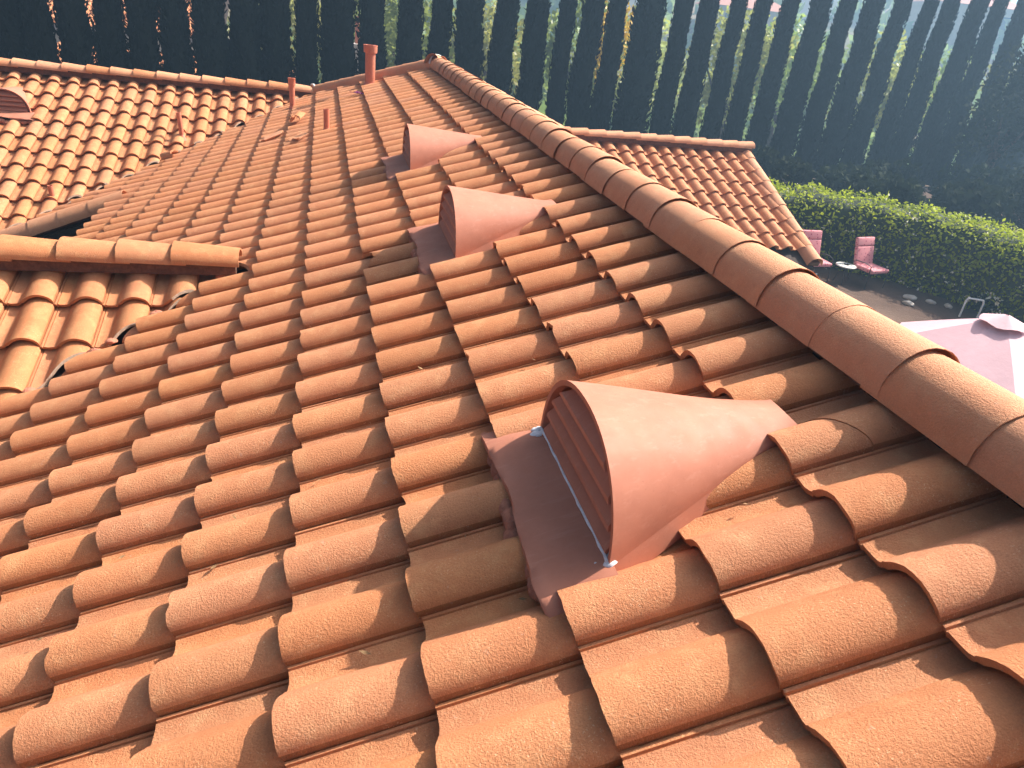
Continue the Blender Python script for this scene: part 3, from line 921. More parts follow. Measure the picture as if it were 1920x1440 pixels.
def cypress_mesh(seed, H, RAD):
    nr = np.random.default_rng(seed)
    def rad(h):
        t = h / H
        return RAD * np.minimum(1.0 + 1.0 * t, 1.12 - 0.66 * t) * np.clip((1 - t) * 9, 0, 1) ** 0.6
    NH, NA = 46, 18
    hs = np.linspace(0.02, H, NH)
    core = []
    for h in hs:
        for j in range(NA):
            a = 2 * math.pi * j / NA
            q = rad(np.array(h)) * (0.86 + 0.10 * math.sin(3 * a + h * 1.7 + seed) + 0.07 * nr.normal())
            core.append((q * math.cos(a), q * math.sin(a), h))
    core = np.array(core)
    cf = np.array([(i * NA + j, i * NA + (j + 1) % NA, (i + 1) * NA + (j + 1) % NA, (i + 1) * NA + j) for i in range(NH - 1) for j in range(NA)])
    N = 5200
    h = nr.uniform(0.03, H, N); a = nr.uniform(0, 2 * math.pi, N)
    q = rad(h) * (0.92 + 0.09 * np.sin(3 * a + h * 1.7 + seed) + 0.07 * np.sin(h * 2.3 + seed * 2 + a) + 0.07 * nr.normal(size=N))
    c = np.stack([q * np.cos(a), q * np.sin(a), h], 1)
    up = np.stack([np.cos(a) * 0.45, np.sin(a) * 0.45, np.full(N, 1.3)], 1)
    v, f = leaf_quads(c, 0.20, up, nr, 0.42, 0.38)
    return np_mesh("crown", np.vstack([core, v]), np.vstack([cf, f + len(core)]), M['cypress'])

def crown_mesh(seed, mat, rx, rz, n=2200, size=0.3, clumps=26, name="crown", mat2=None):
    nr = np.random.default_rng(seed)
    cc = nr.normal(size=(clumps, 3)); cc /= np.linalg.norm(cc, axis=1, keepdims=True)
    cc *= nr.uniform(0.35, 0.85, (clumps, 1)); cc *= np.array([rx, rx, rz])
    idx = nr.integers(0, clumps, n)
    d = nr.normal(size=(n, 3)); d /= np.linalg.norm(d, axis=1, keepdims=True)
    c = cc[idx] + d * (nr.uniform(0.55, 1.0, (n, 1))) * np.array([rx, rx, rz]) * 0.36
    v, f = leaf_quads(c, size, d * 0.5, nr, 0.6, 0.8)
    return np_mesh(name, v, f, [M[mat]])

def trunk_mesh(h, r, seed=0, limbs=4, spread=0.8):
    rr = random.Random(seed)
    bm = bmesh.new()
    tube(bm, [(0, 0, -0.3), (rr.uniform(-.05, .05), rr.uniform(-.05, .05), h * 0.5), (0, 0, h)], [r * 1.25, r * 0.9, r * 0.55], 9)
    for q in range(limbs):
        a = 2 * math.pi * q / limbs + rr.uniform(-.3, .3)
        tube(bm, [(0, 0, h * 0.75), (math.cos(a) * spread * .5, math.sin(a) * spread * .5, h * 1.05), (math.cos(a) * spread, math.sin(a) * spread, h * 1.4)], [r * .5, r * .35, r * .15], 6)
    return bm_mesh("trunk", bm, M['bark'], 60)

# ------------------------------------------------------------------ the row of cypresses
GAPS = [-60, -2, 58, 118, 180, 243, 305, 366, 432, 493, 549, 601, 669, 730, 796, 846, 909, 968, 1029, 1071, 1119, 1165, 1236, 1283, 1335, 1384, 1431, 1481, 1534, 1580, 1635, 1680, 1725, 1768, 1815, 1858, 1905, 1955, 2010]
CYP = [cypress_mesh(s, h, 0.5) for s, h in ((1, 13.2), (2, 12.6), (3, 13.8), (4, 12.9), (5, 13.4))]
CTR = trunk_mesh(2.0, 0.14, 2, 0)
ORD = ("first second third fourth fifth sixth seventh eighth ninth tenth eleventh twelfth thirteenth fourteenth fifteenth sixteenth seventeenth eighteenth nineteenth twentieth "
       "twenty-first twenty-second twenty-third twenty-fourth twenty-fifth twenty-sixth twenty-seventh twenty-eighth twenty-ninth thirtieth thirty-first thirty-second thirty-third "
       "thirty-fourth thirty-fifth thirty-sixth thirty-seventh thirty-eighth thirty-ninth fortieth").split()
rotm = cam.rotation_euler.to_matrix()
def ray_line(px, py):
    d = rotm @ Vector(((px - 960) / FPX, -(py - 720) / FPX, -1))
    # planted line y = 24.3 + 0.06 (x + 10)
    t = (24.3 + 0.06 * (CAM.x + 10) - CAM.y) / (d.y - 0.06 * d.x)
    return CAM + d * t
rr = random.Random(12)
xs = [ray_line(g, 120) for g in GAPS]
for q in range(len(GAPS) - 1):
    a, b = xs[q], xs[q + 1]
    wd = (b - a).length
    c = (a + b) / 2
    t = empty("cypress_tree", (c.x, c.y + rr.uniform(-0.12, 0.12), ground_z(c.x, c.y) - 0.05), rr.uniform(0, 6.28))
    tag(t, f"tall dark column-shaped cypress, {ORD[q]} in the row counted from the left edge", "tree", "cypress trees planted in a row behind the house")
    dep = -(CAM_M @ Vector((c.x, c.y, 2.0))).z
    k = (GAPS[q + 1] - GAPS[q]) * dep / FPX * rr.uniform(0.88, 1.05) * (1.05 if q < 12 else 0.95 if q < 22 else 0.87)
    zh = rr.uniform(0.96, 1.05) * (1.0 if q < 24 else 0.93)
    t.scale = (k, k * rr.uniform(0.9, 1.1), zh); t.rotation_euler.x = rr.uniform(-0.012, 0.012); t.rotation_euler.y = rr.uniform(-0.012, 0.012)
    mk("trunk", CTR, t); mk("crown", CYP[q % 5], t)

# ------------------------------------------------------------------ hedge
def hedge():
    pts = [Vector(p) for p in ((9.6, 14.75), (11.6, 14.5), (13.6, 13.9), (15.2, 12.7), (16.0, 11.0), (16.2, 9.2))]
    root = empty("hedge", (13.0, 13.0, ZG)); tag(root, "clipped bright green hedge with small cream blossoms curving behind the pink chairs", "hedge")
    inv = Matrix.Translation((-13.0, -13.0, -ZG))
    # resample
    seg = []
    for i in range(len(pts) - 1):
        for j in range(8): seg.append(pts[i].lerp(pts[i + 1], j / 8))
    seg.append(pts[-1])
    for _ in range(6):
        seg = [seg[0]] + [(seg[i - 1] + seg[i] * 2 + seg[i + 1]) / 4 for i in range(1, len(seg) - 1)] + [seg[-1]]
    n = len(seg); NA = 16; half, H = 0.85, 1.80
    core, nr = [], np.random.default_rng(8)
    surf, nor = [], []
    for i, p in enumerate(seg):
        d = (seg[min(i + 1, n - 1)] - seg[max(i - 1, 0)]).normalized(); s = Vector((-d.y, d.x))
        k = 1 - max(0, (i - (n - 6)) / 5) ** 2 * 0.55
        k *= 1 - max(0, (4 - i) / 4) ** 2 * 0.5
        for j in range(NA + 1):
            an = math.pi * j / NA
            c, sn = math.cos(an), math.sin(an)
            y = math.copysign(abs(c) ** 0.45, c) * half * (0.6 + 0.4 * k); z = abs(sn) ** 0.42 * H * (0.7 + 0.3 * k) * (1 + 0.03 * math.sin(i * 1.1))
            core.append((p.x + s.x * y * 0.9, p.y + s.y * y * 0.9, ZG + z * 0.955))
            surf.append((p.x + s.x * y, p.y + s.y * y, ZG + z)); nor.append((s.x * c, s.y * c, sn + 0.15))
    core = np.array(core); surf = np.array(surf).reshape(n, NA + 1, 3); nor = np.array(nor).reshape(n, NA + 1, 3)
    cf = np.array([(i * (NA + 1) + j, (i + 1) * (NA + 1) + j, (i + 1) * (NA + 1) + j + 1, i * (NA + 1) + j + 1) for i in range(n - 1) for j in range(NA)])
    caps_ = []
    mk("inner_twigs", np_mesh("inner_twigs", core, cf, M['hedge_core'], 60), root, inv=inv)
    N = 30000
    u = nr.uniform(0, n - 1.001, N); j = nr.integers(0, NA, N); fv = nr.uniform(0, 1, (N, 1)); i0 = u.astype(int); fu = (u - i0)[:, None]
    def samp(A): return (A[i0, j] * (1 - fu) + A[i0 + 1, j] * fu) * (1 - fv) + (A[i0, j + 1] * (1 - fu) + A[i0 + 1, j + 1] * fu) * fv
    c = samp(surf); nn = samp(nor)
    # area weighting: keep in proportion to the panel's size
    area = np.linalg.norm(surf[i0, j + 1] - surf[i0, j], axis=1); keep = nr.uniform(0, area.max(), N) < area + 0.03
    c, nn = c[keep], nn[keep]
    bumpy = 0.07 * np.sin(c[:, :1] * 5.1) * np.sin(c[:, 1:2] * 4.3 + c[:, 2:] * 5)
    c = c + nn * (bumpy + nr.normal(0.0, 0.05, (len(c), 1)))
    nn2 = nn + nr.normal(size=nn.shape) * 0.5
    up_ = nr.normal(size=nn.shape); up_ -= nn2 * (up_ * nn2).sum(1, keepdims=True) / (nn2 ** 2).sum(1, keepdims=True)
    v, f = leaf_quads(c, 0.105, up_ * 2, nr, 0.6, 0.35)
    sh = nr.integers(0, len(c), 130); tip = c[sh] + np.array([0, 0, 1]) * nr.uniform(0.02, 0.14, (130, 1)); tip = tip[c[sh][:, 2] > ZG + 1.7]
    if len(tip):
        v2, f2 = leaf_quads(tip, 0.15, np.array([0, 0, 2.0]), nr, 0.35, 0.4); f = np.vstack([f, f2 + len(v)]); v = np.vstack([v, v2])
    mk("foliage", np_mesh("foliage", v, f, M['hedge']), root, inv=inv)
    m = nr.choice(len(c), 260, replace=False)
    fc = np.repeat(c[m] + nn[m] * 0.05, 4, 0) + nr.normal(0, 0.022, (1040, 3))
    v, f = leaf_quads(fc, 0.05, None, nr, 0.9, 1)
    tag(mk("blossoms", np_mesh("blossoms", v, f, M['blossom']), root, inv=inv), kind="stuff")
hedge()

# ------------------------------------------------------------------ garden chairs, table, umbrella, pool
def cushion_material():
    n = NT("pink_print_cushion", 0.85, 0.2)
    v, _ = n.coords(False)
    vo = n.n("ShaderNodeTexVoronoi"); vo.inputs["Scale"].default_value = 13; n.l(v, vo.inputs["Vector"])
    vo2 = n.n("ShaderNodeTexVoronoi"); vo2.inputs["Scale"].default_value = 22; n.l(v, vo2.inputs["Vector"])
    a = n.ramp(vo.outputs["Distance"], [(0.22, (1, 1, 1)), (0.34, (0, 0, 0))]); b = n.ramp(vo2.outputs["Distance"], [(0.14, (1, 1, 1)), (0.22, (0, 0, 0))])
    c = n.mix(a, (0.66, 0.27, 0.29), (0.40, 0.06, 0.11)); c = n.mix(b, c, (0.74, 0.50, 0.49))
    n.l(c, n.b.inputs["Base Color"]); return n.m
M['cushion'] = cushion_material()
M['metal'] = plain("black_metal", (0.02, 0.02, 0.02), (0.035, 0.03, 0.03), 9, 0.45, 0.5)
def pad(size, bev=0.04):
    bm = bmesh.new(); box(bm, (-size[0] / 2, -size[1] / 2, 0), (size[0] / 2, size[1] / 2, size[2]))
    bmesh.ops.bevel(bm, geom=bm.edges[:], offset=bev, segments=3, affect='EDGES', profile=0.6)
    return bm_mesh("cushion", bm, M['cushion'], 60)
def garden_chair(p, rz, label):
    """Faces local -Y."""
    root = empty("garden_chair", p, rz); tag(root, label, "chair", "pink cushioned garden chairs by the hedge")
    mk("seat_cushion", pad((0.62, 0.58, 0.10)), root, Matrix.Translation((0, -0.05, 0.40)))
    tilt = Matrix.Translation((0, 0.22, 0.46)) @ Matrix.Rotation(R(-16), 4, 'X')
    mk("back_cushion", pad((0.62, 0.10, 0.46)), root, tilt)
    mk("head_cushion", pad((0.62, 0.10, 0.22)), root, tilt @ Matrix.Translation((0, 0, 0.463)))
    for s in (-1, 1):
        bm = bmesh.new()
        tube(bm, [(s * 0.34, -0.30, 0), (s * 0.34, -0.28, 0.58), (s * 0.35, -0.10, 0.62), (s * 0.34, 0.20, 0.60), (s * 0.33, 0.27, 0.53)], [0.013] * 5, 8)
        mk("armrest", bm_mesh("armrest", bm, M['metal'], 60), root)
        bm = bmesh.new(); tube(bm, [(s * 0.28, 0.30, 0), (s * 0.28, 0.24, 0.40), (s * 0.27, 0.36, 0.80), (s * 0.26, 0.43, 1.08)], [0.013] * 4, 8)
        mk("leg", bm_mesh("leg", bm, M['metal'], 60), root)
    bm = bmesh.new()
    for y in (-0.28, 0.0, 0.20): tube(bm, [(-0.29, y, 0.385), (0.29, y, 0.385)], [0.011, 0.011], 8)
    mk("seat_frame", bm_mesh("seat_frame", bm, M['metal'], 60), root)
    bm = bmesh.new()
    for z, y in ((0.62, 0.345), (0.86, 0.40), (1.06, 0.435)): tube(bm, [(-0.27, y, z), (0.27, y, z)], [0.010, 0.010], 8)
    mk("back_frame", bm_mesh("back_frame", bm, M['metal'], 60), root)
garden_chair((13.35, 11.95, ZG), R(12), "pink print cushioned garden chair standing clear in front of the hedge")
garden_chair((11.98, 12.35, ZG), R(2), "pink cushioned garden chair half hidden by the gabled roof's corner")
def side_table(p):
    root = empty("side_table", p); tag(root, "small round pale side table between the two pink chairs", "table")
    bm = bmesh.new(); lathe(bm, [(0.001, 0.47), (0.24, 0.47), (0.25, 0.46), (0.25, 0.445), (0.001, 0.44)], 28)
    mk("table_top", bm_mesh("table_top", bm, plain("pale_table", (0.55, 0.55, 0.52), (0.65, 0.65, 0.6), 9, 0.5), 40), root)
    for q in range(3):
        a = 2.1 * q; bm = bmesh.new(); tube(bm, [(0.05 * math.cos(a), 0.05 * math.sin(a), 0.44), (0.2 * math.cos(a), 0.2 * math.sin(a), 0)], [0.011, 0.011], 8)
        mk("leg", bm_mesh("leg", bm, M['metal'], 60), root)
    o = empty("potted_leaves", Vector(p) + Vector((0.03, 0, 0.47))); tag(o, "little dark leafy sprig lying on the round side table", "plant")
    mk("leaves", crown_mesh(77, 'leaf_dark', 0.10, 0.03, 50, 0.07, 6, "leaves"), o)
side_table((12.72, 12.05, ZG))

def umbrella(p, rad, h, rot):
    root = empty("patio_umbrella", p, rot); tag(root, "pale pink patio umbrella open below the main ridge", "umbrella")
    fab = plain("pink_canvas", (0.60, 0.40, 0.44), (0.64, 0.43, 0.47), 5, 0.8, 0.2, 0.15, 14, bdist=0.02)
    t = NT("x"); bpy.data.materials.remove(t.m)
    bm = bmesh.new(); S = 8; rings = []
    for i in range(7):
        u = i / 6
        row = []
        for j in range(S * 4):
            a = 2 * math.pi * j / (S * 4); k = (j % 4) / 4
            scal = 1 - 0.076 * math.sin(math.pi * k) if j % 4 else 1
            r0 = (0.06 + (rad - 0.06) * u) * scal
            row.append(bm.verts.new((r0 * math.cos(a), r0 * math.sin(a), h - 0.52 * u ** 1.08 - 0.02 * math.sin(math.pi * k) * u)))
        rings.append(row)
    n = S * 4
    for i in range(6):
        for j in range(n): bm.faces.new((rings[i][j], rings[i][(j + 1) % n], rings[i + 1][(j + 1) % n], rings[i + 1][j]))
    low = [bm.verts.new(v.co + Vector((0, 0, -0.03))) for v in rings[-1]]
    for j in range(n): bm.faces.new((rings[-1][j], rings[-1][(j + 1) % n], low[(j + 1) % n], low[j]))
    cn = mk("canopy", bm_mesh("canopy", bm, fab, 20), root)
    bm = bmesh.new(); rg = random.Random(2); rr_ = []
    for i in range(4):
        u = i / 3
        rr_.append([bm.verts.new(((0.02 + 0.24 * u) * math.cos(2 * math.pi * j / 24), (0.02 + 0.24 * u) * math.sin(2 * math.pi * j / 24), h + 0.07 - 0.10 * u + (0.013 * math.sin(j * 1.3) * u))) for j in range(24)])
    for i in range(3):
        for j in range(24): bm.faces.new((rr_[i][j], rr_[i][(j + 1) % 24], rr_[i + 1][(j + 1) % 24], rr_[i + 1][j]))
    mk("wind_flap", bm_mesh("wind_flap", bm, fab, 60), cn)
    bm = bmesh.new(); tube(bm, [(0, 0, 0), (0, 0, h + 0.05)], [0.022, 0.022], 12)
    mk("pole", bm_mesh("pole", bm, plain("white_pole", (0.7, 0.7, 0.7), (0.78, 0.78, 0.78), 9, 0.4), 40), root)
    for j in range(S):
        a = 2 * math.pi * j / S; bm = bmesh.new()
        tube(bm, [(0.03 * math.cos(a), 0.03 * math.sin(a), h - 0.06), (rad * 0.97 * math.cos(a), rad * 0.97 * math.sin(a), h - 0.555)], [0.008, 0.006], 6)
        mk("rib", bm_mesh("rib", bm, M['metal'], 60), root)
umbrella((7.80, 3.50, ZG), 1.17, 2.60, R(14))

def pool():
    n = NT("pool_water", 0.08, 0.5)
    v, _ = n.coords(False)
    c = n.mix(n.noise(v, 1.2, 3), (0.01, 0.24, 0.30), (0.02, 0.34, 0.40)); n.l(c, n.b.inputs["Base Color"])
    n.l(n.bump(n.noise(v, 6, 2), 0.15, 0.03), n.b.inputs["Normal"])
    bm = bmesh.new()
    a = [bm.verts.new(p) for p in ((8.6, -4, ZG + 0.010), (15.0, -4, ZG + 0.010), (15.0, 6.95, ZG + 0.010), (8.6, 6.95, ZG + 0.010))]; bm.faces.new(a)
    tag(mk("pool_water", bm_mesh("pool_water", bm, n.m, 0)), kind="structure")
    st = plain("pool_coping", (0.42, 0.36, 0.30), (0.52, 0.45, 0.38), 5, 0.8, 0.2, 0.3, 50)
    for lo, hi in (((8.25, 6.96, ZG), (15.35, 7.30, ZG + 0.05)), ((15.01, -4, ZG), (15.35, 6.955, ZG + 0.052)), ((8.25, -4, ZG), (8.59, 6.955, ZG + 0.051))):
        bm = bmesh.new(); box(bm, lo, hi); bmesh.ops.bevel(bm, geom=bm.edges[:], offset=0.015, segments=2, affect='EDGES')
        tag(mk("pool_coping", bm_mesh("pool_coping", bm, st, 40)), kind="structure")
pool()
def ladder(p, rz):
    root = empty("pool_handrail", p, rz); tag(root, "white metal handrail frame beside the pink umbrella", "handrail")
    wm = plain("white_metal", (0.7, 0.7, 0.72), (0.8, 0.8, 0.8), 9, 0.35, 0.5)
    for s in (-1, 1):
        bm = bmesh.new(); tube(bm, [(s * 0.19, 0, 0), (s * 0.19, 0, 0.40), (s * 0.16, 0, 0.46)], [0.022] * 3, 10)
        mk("upright", bm_mesh("upright", bm, wm, 60), root)
    bm = bmesh.new(); tube(bm, [(-0.17, 0, 0.46), (0.17, 0, 0.46)], [0.022] * 2, 10)
    mk("crossbar", bm_mesh("crossbar", bm, wm, 60), root)
ladder((14.62, 9.85, ZG), R(-25))
rs = random.Random(31)
stone_m = plain("pale_stone", (0.32, 0.29, 0.26), (0.48, 0.44, 0.40), 6, 0.9, 0.2, 0.5, 30, True)
def stone(p, s, label):
    bm = bmesh.new(); lump(bm, (0, 0, s * 0.25), s, rs, (1.25, 0.9, 0.6))
    o = mk("garden_stone", bm_mesh("garden_stone", bm, stone_m, 60)); o.location = p; o.rotation_euler = (0, 0, rs.uniform(0, 3))
    tag(o, label, "stone", "pale stones on the bare soil")
stone((13.58, 10.62, ZG), 0.11, "pale oval stone on the soil right of the pink chair, nearer the umbrella")
stone((13.95, 11.0, ZG), 0.13, "roundest pale stone on the soil right of the pink chair")
stone((14.35, 10.75, ZG), 0.10, "small pale stone on the soil in front of the hedge foot")
stone((14.65, 10.5, ZG), 0.10, "flat pale stone on the soil near the handrail")
def bush(p, mat, rx, rz, label, seed, n=500, size=0.12, name="garden_bush", cat="bush", group=None, white=None):
    root = empty(name, p); tag(root, label, cat, group)
    me = crown_mesh(seed, mat, rx, rz, n, size, 14, "foliage"); c = mk("foliage", me, root); c.location = (0, 0, rz * 0.85)
    bm = bmesh.new()
    for q in range(4):
        a = q * 1.6; tube(bm, [(0, 0, -0.05), (math.cos(a) * rx * .4, math.sin(a) * rx * .4, rz)], [0.018, 0.008], 5)
    mk("stem", bm_mesh("stem", bm, M['bark'], 60), root)
    if white:
        b2 = mk("blossoms", crown_mesh(seed + 1, white, rx, rz * 0.8, n // 4, size * 0.8, 8, "blossoms"), root); b2.location = (0, 0, rz * 1.05)
bush((15.35, 10.15, ZG), 'leaf_dark', 0.42, 0.34, "low bush with cream flowers behind the white handrail", 40, white='blossom')
bush((15.3, 8.6, ZG), 'leaf_dark', 0.40, 0.30, "low bush with a few cream flowers at the right edge by the umbrella", 42, white='blossom')

# ------------------------------------------------------------------ trees beyond the cypresses
def tree(p, h, rx, rz, mat, label, seed, n=2400, size=0.34, name="leafy_tree", group="trees beyond the cypress row"):
    root = empty(name, p, seed * 0.7); tag(root, label, "tree", group)
    c = mk("crown", crown_mesh(seed, mat, rx, rz, n, size), root); c.location = (0, 0, h - rz * 0.9)
    mk("trunk", trunk_mesh(max(1.0, h - rz * 1.4), 0.06 * h ** 0.7, seed, 4, rx * 0.5), root)
    return root
TREES = [(-1.5, 40, 8.5, 3.6, 3.2, 'leaf_olive', "olive green tree filling the gap left of the thick vent pipe"),
         (4.0, 38, 9.0, 3.2, 3.4, 'leaf_green', "green leafy tree seen between the cypresses above the thick vent pipe"),
         (8.5, 41, 9.5, 3.4, 3.4, 'leaf_olive', "olive green tree seen behind the end of the main ridge"),
         (13.5, 37, 8.5, 2.6, 3.0, 'leaf_green', "green tree beside the yellow flowering one behind the cypresses"),
         (18.0, 42, 9.5, 3.3, 3.5, 'leaf_olive', "olive green tree right of the yellow flowering one"),
         (22.5, 37, 8.5, 3.2, 3.2, 'leaf_olive', "pale olive tree above the gabled wing's ridge end"),
         (27.0, 39, 9.0, 3.3, 3.3, 'leaf_green', "green tree behind the cypresses above the gable corner"),
         (31.5, 36, 8.0, 3.2, 3.0, 'leaf_olive', "pale olive tree above the left end of the hedge"),
         (36.5, 38, 8.4, 3.4, 3.2, 'leaf_green', "green tree above the middle of the hedge"),
         (41.0, 35, 8.0, 3.2, 3.0, 'leaf_olive', "olive tree above the right end of the hedge"),
         (46.0, 37, 8.5, 3.4, 3.2, 'leaf_green', "green tree at the right end of the cypress row"),
         (16.0, 58, 11.0, 4.6, 4.2, 'leaf_green', "larger green tree farther down the slope behind the gable"),
         (30.0, 62, 11.0, 4.8, 4.2, 'leaf_olive', "larger olive tree farther down the slope above the hedge"),
         (44.0, 60, 11.0, 4.8, 4.2, 'leaf_green', "larger green tree farther off near the right edge"),
         (2.0, 60, 11.5, 4.8, 4.4, 'leaf_green', "larger green tree farther off behind the main ridge's far end")]
for q, (x, y, h, rx, rz, mt, lb) in enumerate(TREES):
    tree((x, y, ground_z(x, y)), h, rx, rz, mt, lb, 100 + q, 2600 if y < 50 else 2000, 0.36 if y < 50 else 0.55)
tree((12.6, 31.0, ground_z(12.6, 31)), 7.2, 1.1, 2.2, 'leaf_yellow', "yellow flowering tree glowing through a gap in the cypresses", 150, 900, 0.22, "flowering_tree", None)
tree((26.5, 22.0, ZG), 6.6, 1.9, 2.9, 'leaf_dark', "dusky loose leaved tree at the right edge in front of the cypresses", 160, 3000, 0.22, "leafy_tree", None)
tree((23.4, 16.5, ZG), 3.4, 1.5, 1.5, 'leaf_dark', "dusky shrubby tree behind the right end of the hedge", 161, 2200, 0.18, "leafy_tree", None)

SHR = [(13.0, 19.5, "left of the hedge's middle"), (15.6, 20.6, "second from the gable corner"), (18.2, 19.2, "third from the gable corner"), (20.8, 20.8, "fourth from the gable corner"),
       (23.2, 19.4, "fifth from the gable corner"), (17.4, 16.8, "close behind the hedge's middle"), (20.2, 16.0, "close behind the hedge's right half"), (22.6, 13.6, "behind the hedge's right end"), (24.9, 17.0, "at the right edge of the photo"), (26.3, 20.0, "farthest back at the right edge"), (10.6, 20.2, "nearest the gable corner")]
for q, (x, y, w_) in enumerate(SHR):  # shrubs added to darken the sunlit soil behind the hedge
    bush((x, y, ZG), 'leaf_dark', 1.6, 1.05, f"dark shrub added to darken the ground below the cypresses, {w_}", 300 + q, 1900, 0.28, "filler_shrub", "shrub", "dark shrubs added between hedge and cypresses")

# far hillside woods, houses, palms
def far_woods():
    nr = np.random.default_rng(5); V, F, n0 = [], [], 0
    for q in range(520):
        a = nr.uniform(R(18), R(112)); d = 62 + 300 * nr.uniform() ** 1.7
        x, y = 5 + d * math.cos(a), 5 + d * math.sin(a)
        s = nr.uniform(1.8, 3.8) * (1 + d / 500)
        n = 70
        dd = nr.normal(size=(n, 3)); dd /= np.linalg.norm(dd, axis=1, keepdims=True); dd[:, 2] = np.abs(dd[:, 2]) * 1.15
        c = np.array([x, y, ground_z(x, y)]) + dd * s * nr.uniform(0.6, 1.0, (n, 1)) * np.array([1, 1, 1.0])
        v, f = leaf_quads(c, s * 0.55, dd, nr, 0.7, 0.8)
        V.append(v); F.append(f + n0); n0 += len(v)
    tag(mk("hillside_woods", np_mesh("hillside_woods", np.vstack(V), np.vstack(F), M['leaf_green'])), "hazy green trees scattered over the far hillside", "woods", kind="stuff")
far_woods()
def far_house(p, rz, size, label, wall_c, roof_c):
    root = empty("hillside_house", p, rz); tag(root, label, "house", "houses on the far hillside")
    a, b, h = size
    bm = bmesh.new(); box(bm, (-a / 2, -b / 2, -3), (a / 2, b / 2, h)); mk("wall", bm_mesh("wall", bm, wall_c, 0), root)
    bm = bmesh.new(); e = 0.6
    v = [bm.verts.new(q) for q in ((-a / 2 - e, -b / 2 - e, h - .1), (a / 2 + e, -b / 2 - e, h - .1), (a / 2 + e, b / 2 + e, h - .1), (-a / 2 - e, b / 2 + e, h - .1), (-a / 2 + b / 3, 0, h + b * .22), (a / 2 - b / 3, 0, h + b * .22))]
    for f in ((0, 1, 5, 4), (1, 2, 5), (2, 3, 4, 5), (3, 0, 4), (3, 2, 1, 0)): bm.faces.new([v[i] for i in f])
    mk("roof", bm_mesh("roof", bm, roof_c, 0), root)
    for q in range(max(2, int(a / 3.5))):
        x = -a / 2 + (q + 0.5) * a / max(2, int(a / 3.5)); bm = bmesh.new(); box(bm, (x - .6, -b / 2 - .06, h * .35), (x + .6, -b / 2 + .05, h * .75))
        mk("window", bm_mesh("window", bm, plain("dark_glass", (0.03, 0.04, 0.05), (0.05, 0.06, 0.07), 3, 0.15, 0.5), 0), root)
wc = plain("white_render", (0.62, 0.58, 0.54), (0.70, 0.66, 0.62), 2); wc2 = plain("tan_render", (0.45, 0.33, 0.22), (0.52, 0.39, 0.27), 2)
rc = plain("red_roof", (0.34, 0.13, 0.08), (0.42, 0.18, 0.11), 3)
for x, y, rz, sz, lb, wcol in ((48, 128, 0.4, (13, 9, 4.5), "white hillside house with a red roof behind the middle cypresses", wc),
                               (76, 120, 0.2, (14, 9, 4.5), "long white hillside house with a red roof high between the right cypresses", wc),
                               (92, 98, -0.3, (12, 9, 4.5), "tan hillside house between the cypresses on the right", wc2),
                               (60, 105, -0.1, (11, 8, 4.0), "small tan hillside house low between the cypresses", wc2),
                               (118, 92, 0.1, (18, 10, 4.5), "long low hillside house with a pink fascia near the right edge", wc),
                               (30, 150, 0.1, (12, 8, 4.5), "distant pale house with a red roof above the yellow flowering tree", wc)):
    far_house((x, y, ground_z(x, y) + 0.5), rz, sz, lb, wcol, rc)
def palm(p, h, label, seed):
    root = empty("tall_palm", p); tag(root, label, "palm tree", "tall thin palms on the skyline")
    r = random.Random(seed); bm = bmesh.new(); tube(bm, [(0, 0, -1), (r.uniform(-.4, .4), 0, h * .5), (0, 0, h)], [0.34, 0.26, 0.2], 7)
    mk("trunk", bm_mesh("trunk", bm, M['bark'], 60), root)
    nr = np.random.default_rng(seed); v, f = [], []
    for q in range(26):
        a = 2 * math.pi * q / 26 + r.uniform(-.1, .1); el = r.uniform(-0.5, 0.9); L = r.uniform(1.7, 2.4)
        d = Vector((math.cos(a) * math.cos(el), math.sin(a) * math.cos(el), math.sin(el))); s = Vector((-math.sin(a), math.cos(a), 0)) * 0.22
        b0 = Vector((0, 0, h)); n0 = len(v); mid = b0 + d * L * .6; tip = b0 + d * L + Vector((0, 0, -0.5))
        v += [b0, mid + s, tip, mid - s]; f.append((n0, n0 + 1, n0 + 2, n0 + 3))
    me = bpy.data.meshes.new("fronds"); me.from_pydata(v, [], f); finish(me, M['leaf_dark'], 0)
    mk("fronds", me, root)
for q, (x, y, h) in enumerate(((70, 150, 17), (83, 146, 19), (88, 143, 16), (100, 135, 19), (112, 128, 17), (121, 118, 20), (134, 110, 18))):
    palm((x, y, ground_z(x, y)), h, f"tall thin hillside palm, {ORD[q]} of the skyline palms from the left", 200 + q)

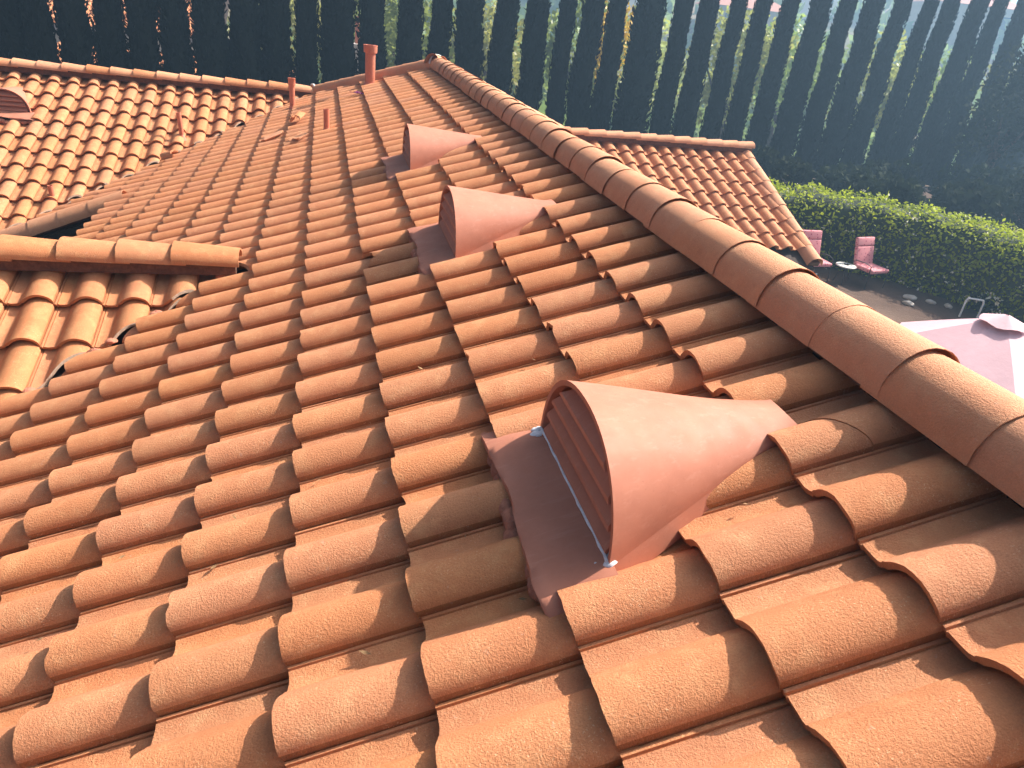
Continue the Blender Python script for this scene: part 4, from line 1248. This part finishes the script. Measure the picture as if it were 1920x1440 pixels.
# ------------------------------------------------------------------ the neighbour's house seen through the cypresses on the left
def neighbour():
    base = Vector((-7.0, 33.0, ground_z(-7, 33)))
    root = empty("neighbour_house", base); inv = Matrix.Translation(-base)
    tag(root, "neighbouring tiled house glimpsed in slivers between the left cypresses", "house")
    gz = base.z
    for (x0, x1, y0, y1, ez, seed) in ((-13.5, -0.6, 29.0, 33.5, -3.4, 1), (-11.5, -4.2, 34.5, 39.5, -0.9, 2)):
        bm = bmesh.new(); box(bm, (x0 + .4, y0 + .4, gz - 2), (x1 - .4, y1 + 3, ez - .15)); mk("wall", bm_mesh("wall", bm, wc, 0), root, inv=inv)
        S = Slope((x0 + 0.2, y0, ez), (0, CT, ST))
        d = y1 - y0
        dk = mk("roof_slope", deck_mesh("roof_slope", [Vector((x0, y0, ez - .13)), Vector((x1, y0, ez - .13)), Vector((x1, y1, ez - .13 + d * TT)), Vector((x0, y1, ez - .13 + d * TT))]), root, inv=inv)
        bm = bmesh.new(); me = tile_mesh('tile_pale', 0)
        for i in range(int(d / CT / EX)):
            for k in range(int((x1 - x0 - .3) / W)):
                n0 = len(bm.verts); bm.from_mesh(me); bm.verts.ensure_lookup_table()
                bmesh.ops.transform(bm, matrix=S.matrix(i * EX, -k * W), verts=bm.verts[n0:])
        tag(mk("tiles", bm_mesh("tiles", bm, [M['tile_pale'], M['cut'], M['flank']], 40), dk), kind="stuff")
        bm = bmesh.new(); box(bm, (x0, y0 - .14, ez - .32), (x1, y0 - .02, ez - .14)); mk("gutter", bm_mesh("gutter", bm, M['gutter'], 0), root, inv=inv)
    bm = bmesh.new(); box(bm, (1.25, 33.2, gz), (1.9, 34.0, -0.5)); ch = mk("chimney", bm_mesh("chimney", bm, wc, 0), root, inv=inv)
    bm = bmesh.new(); tube(bm, [(1.6, 33.6, -0.5), (1.6, 33.6, 0.6)], [0.10, 0.09], 10); mk("chimney_pot", bm_mesh("chimney_pot", bm, M['pipe_paint'], 40), ch)
neighbour()

# ------------------------------------------------------------------ hazy air
def haze():
    bm = bmesh.new(); box(bm, (-1500, -1500, -13.0), (1500, 1500, 58.0))
    m = bpy.data.materials.new("haze"); m.use_nodes = True; t = m.node_tree
    for n in list(t.nodes):
        if n.type != 'OUTPUT_MATERIAL': t.nodes.remove(n)
    v = t.nodes.new("ShaderNodeVolumePrincipled")
    v.inputs["Color"].default_value = (0.40, 0.68, 1.0, 1); v.inputs["Density"].default_value = 0.0032; v.inputs["Anisotropy"].default_value = 0.45
    t.links.new(v.outputs[0], t.nodes["Material Output"].inputs["Volume"])
    tag(mk("haze", bm_mesh("haze", bm, m, 0)), kind="stuff")
haze()
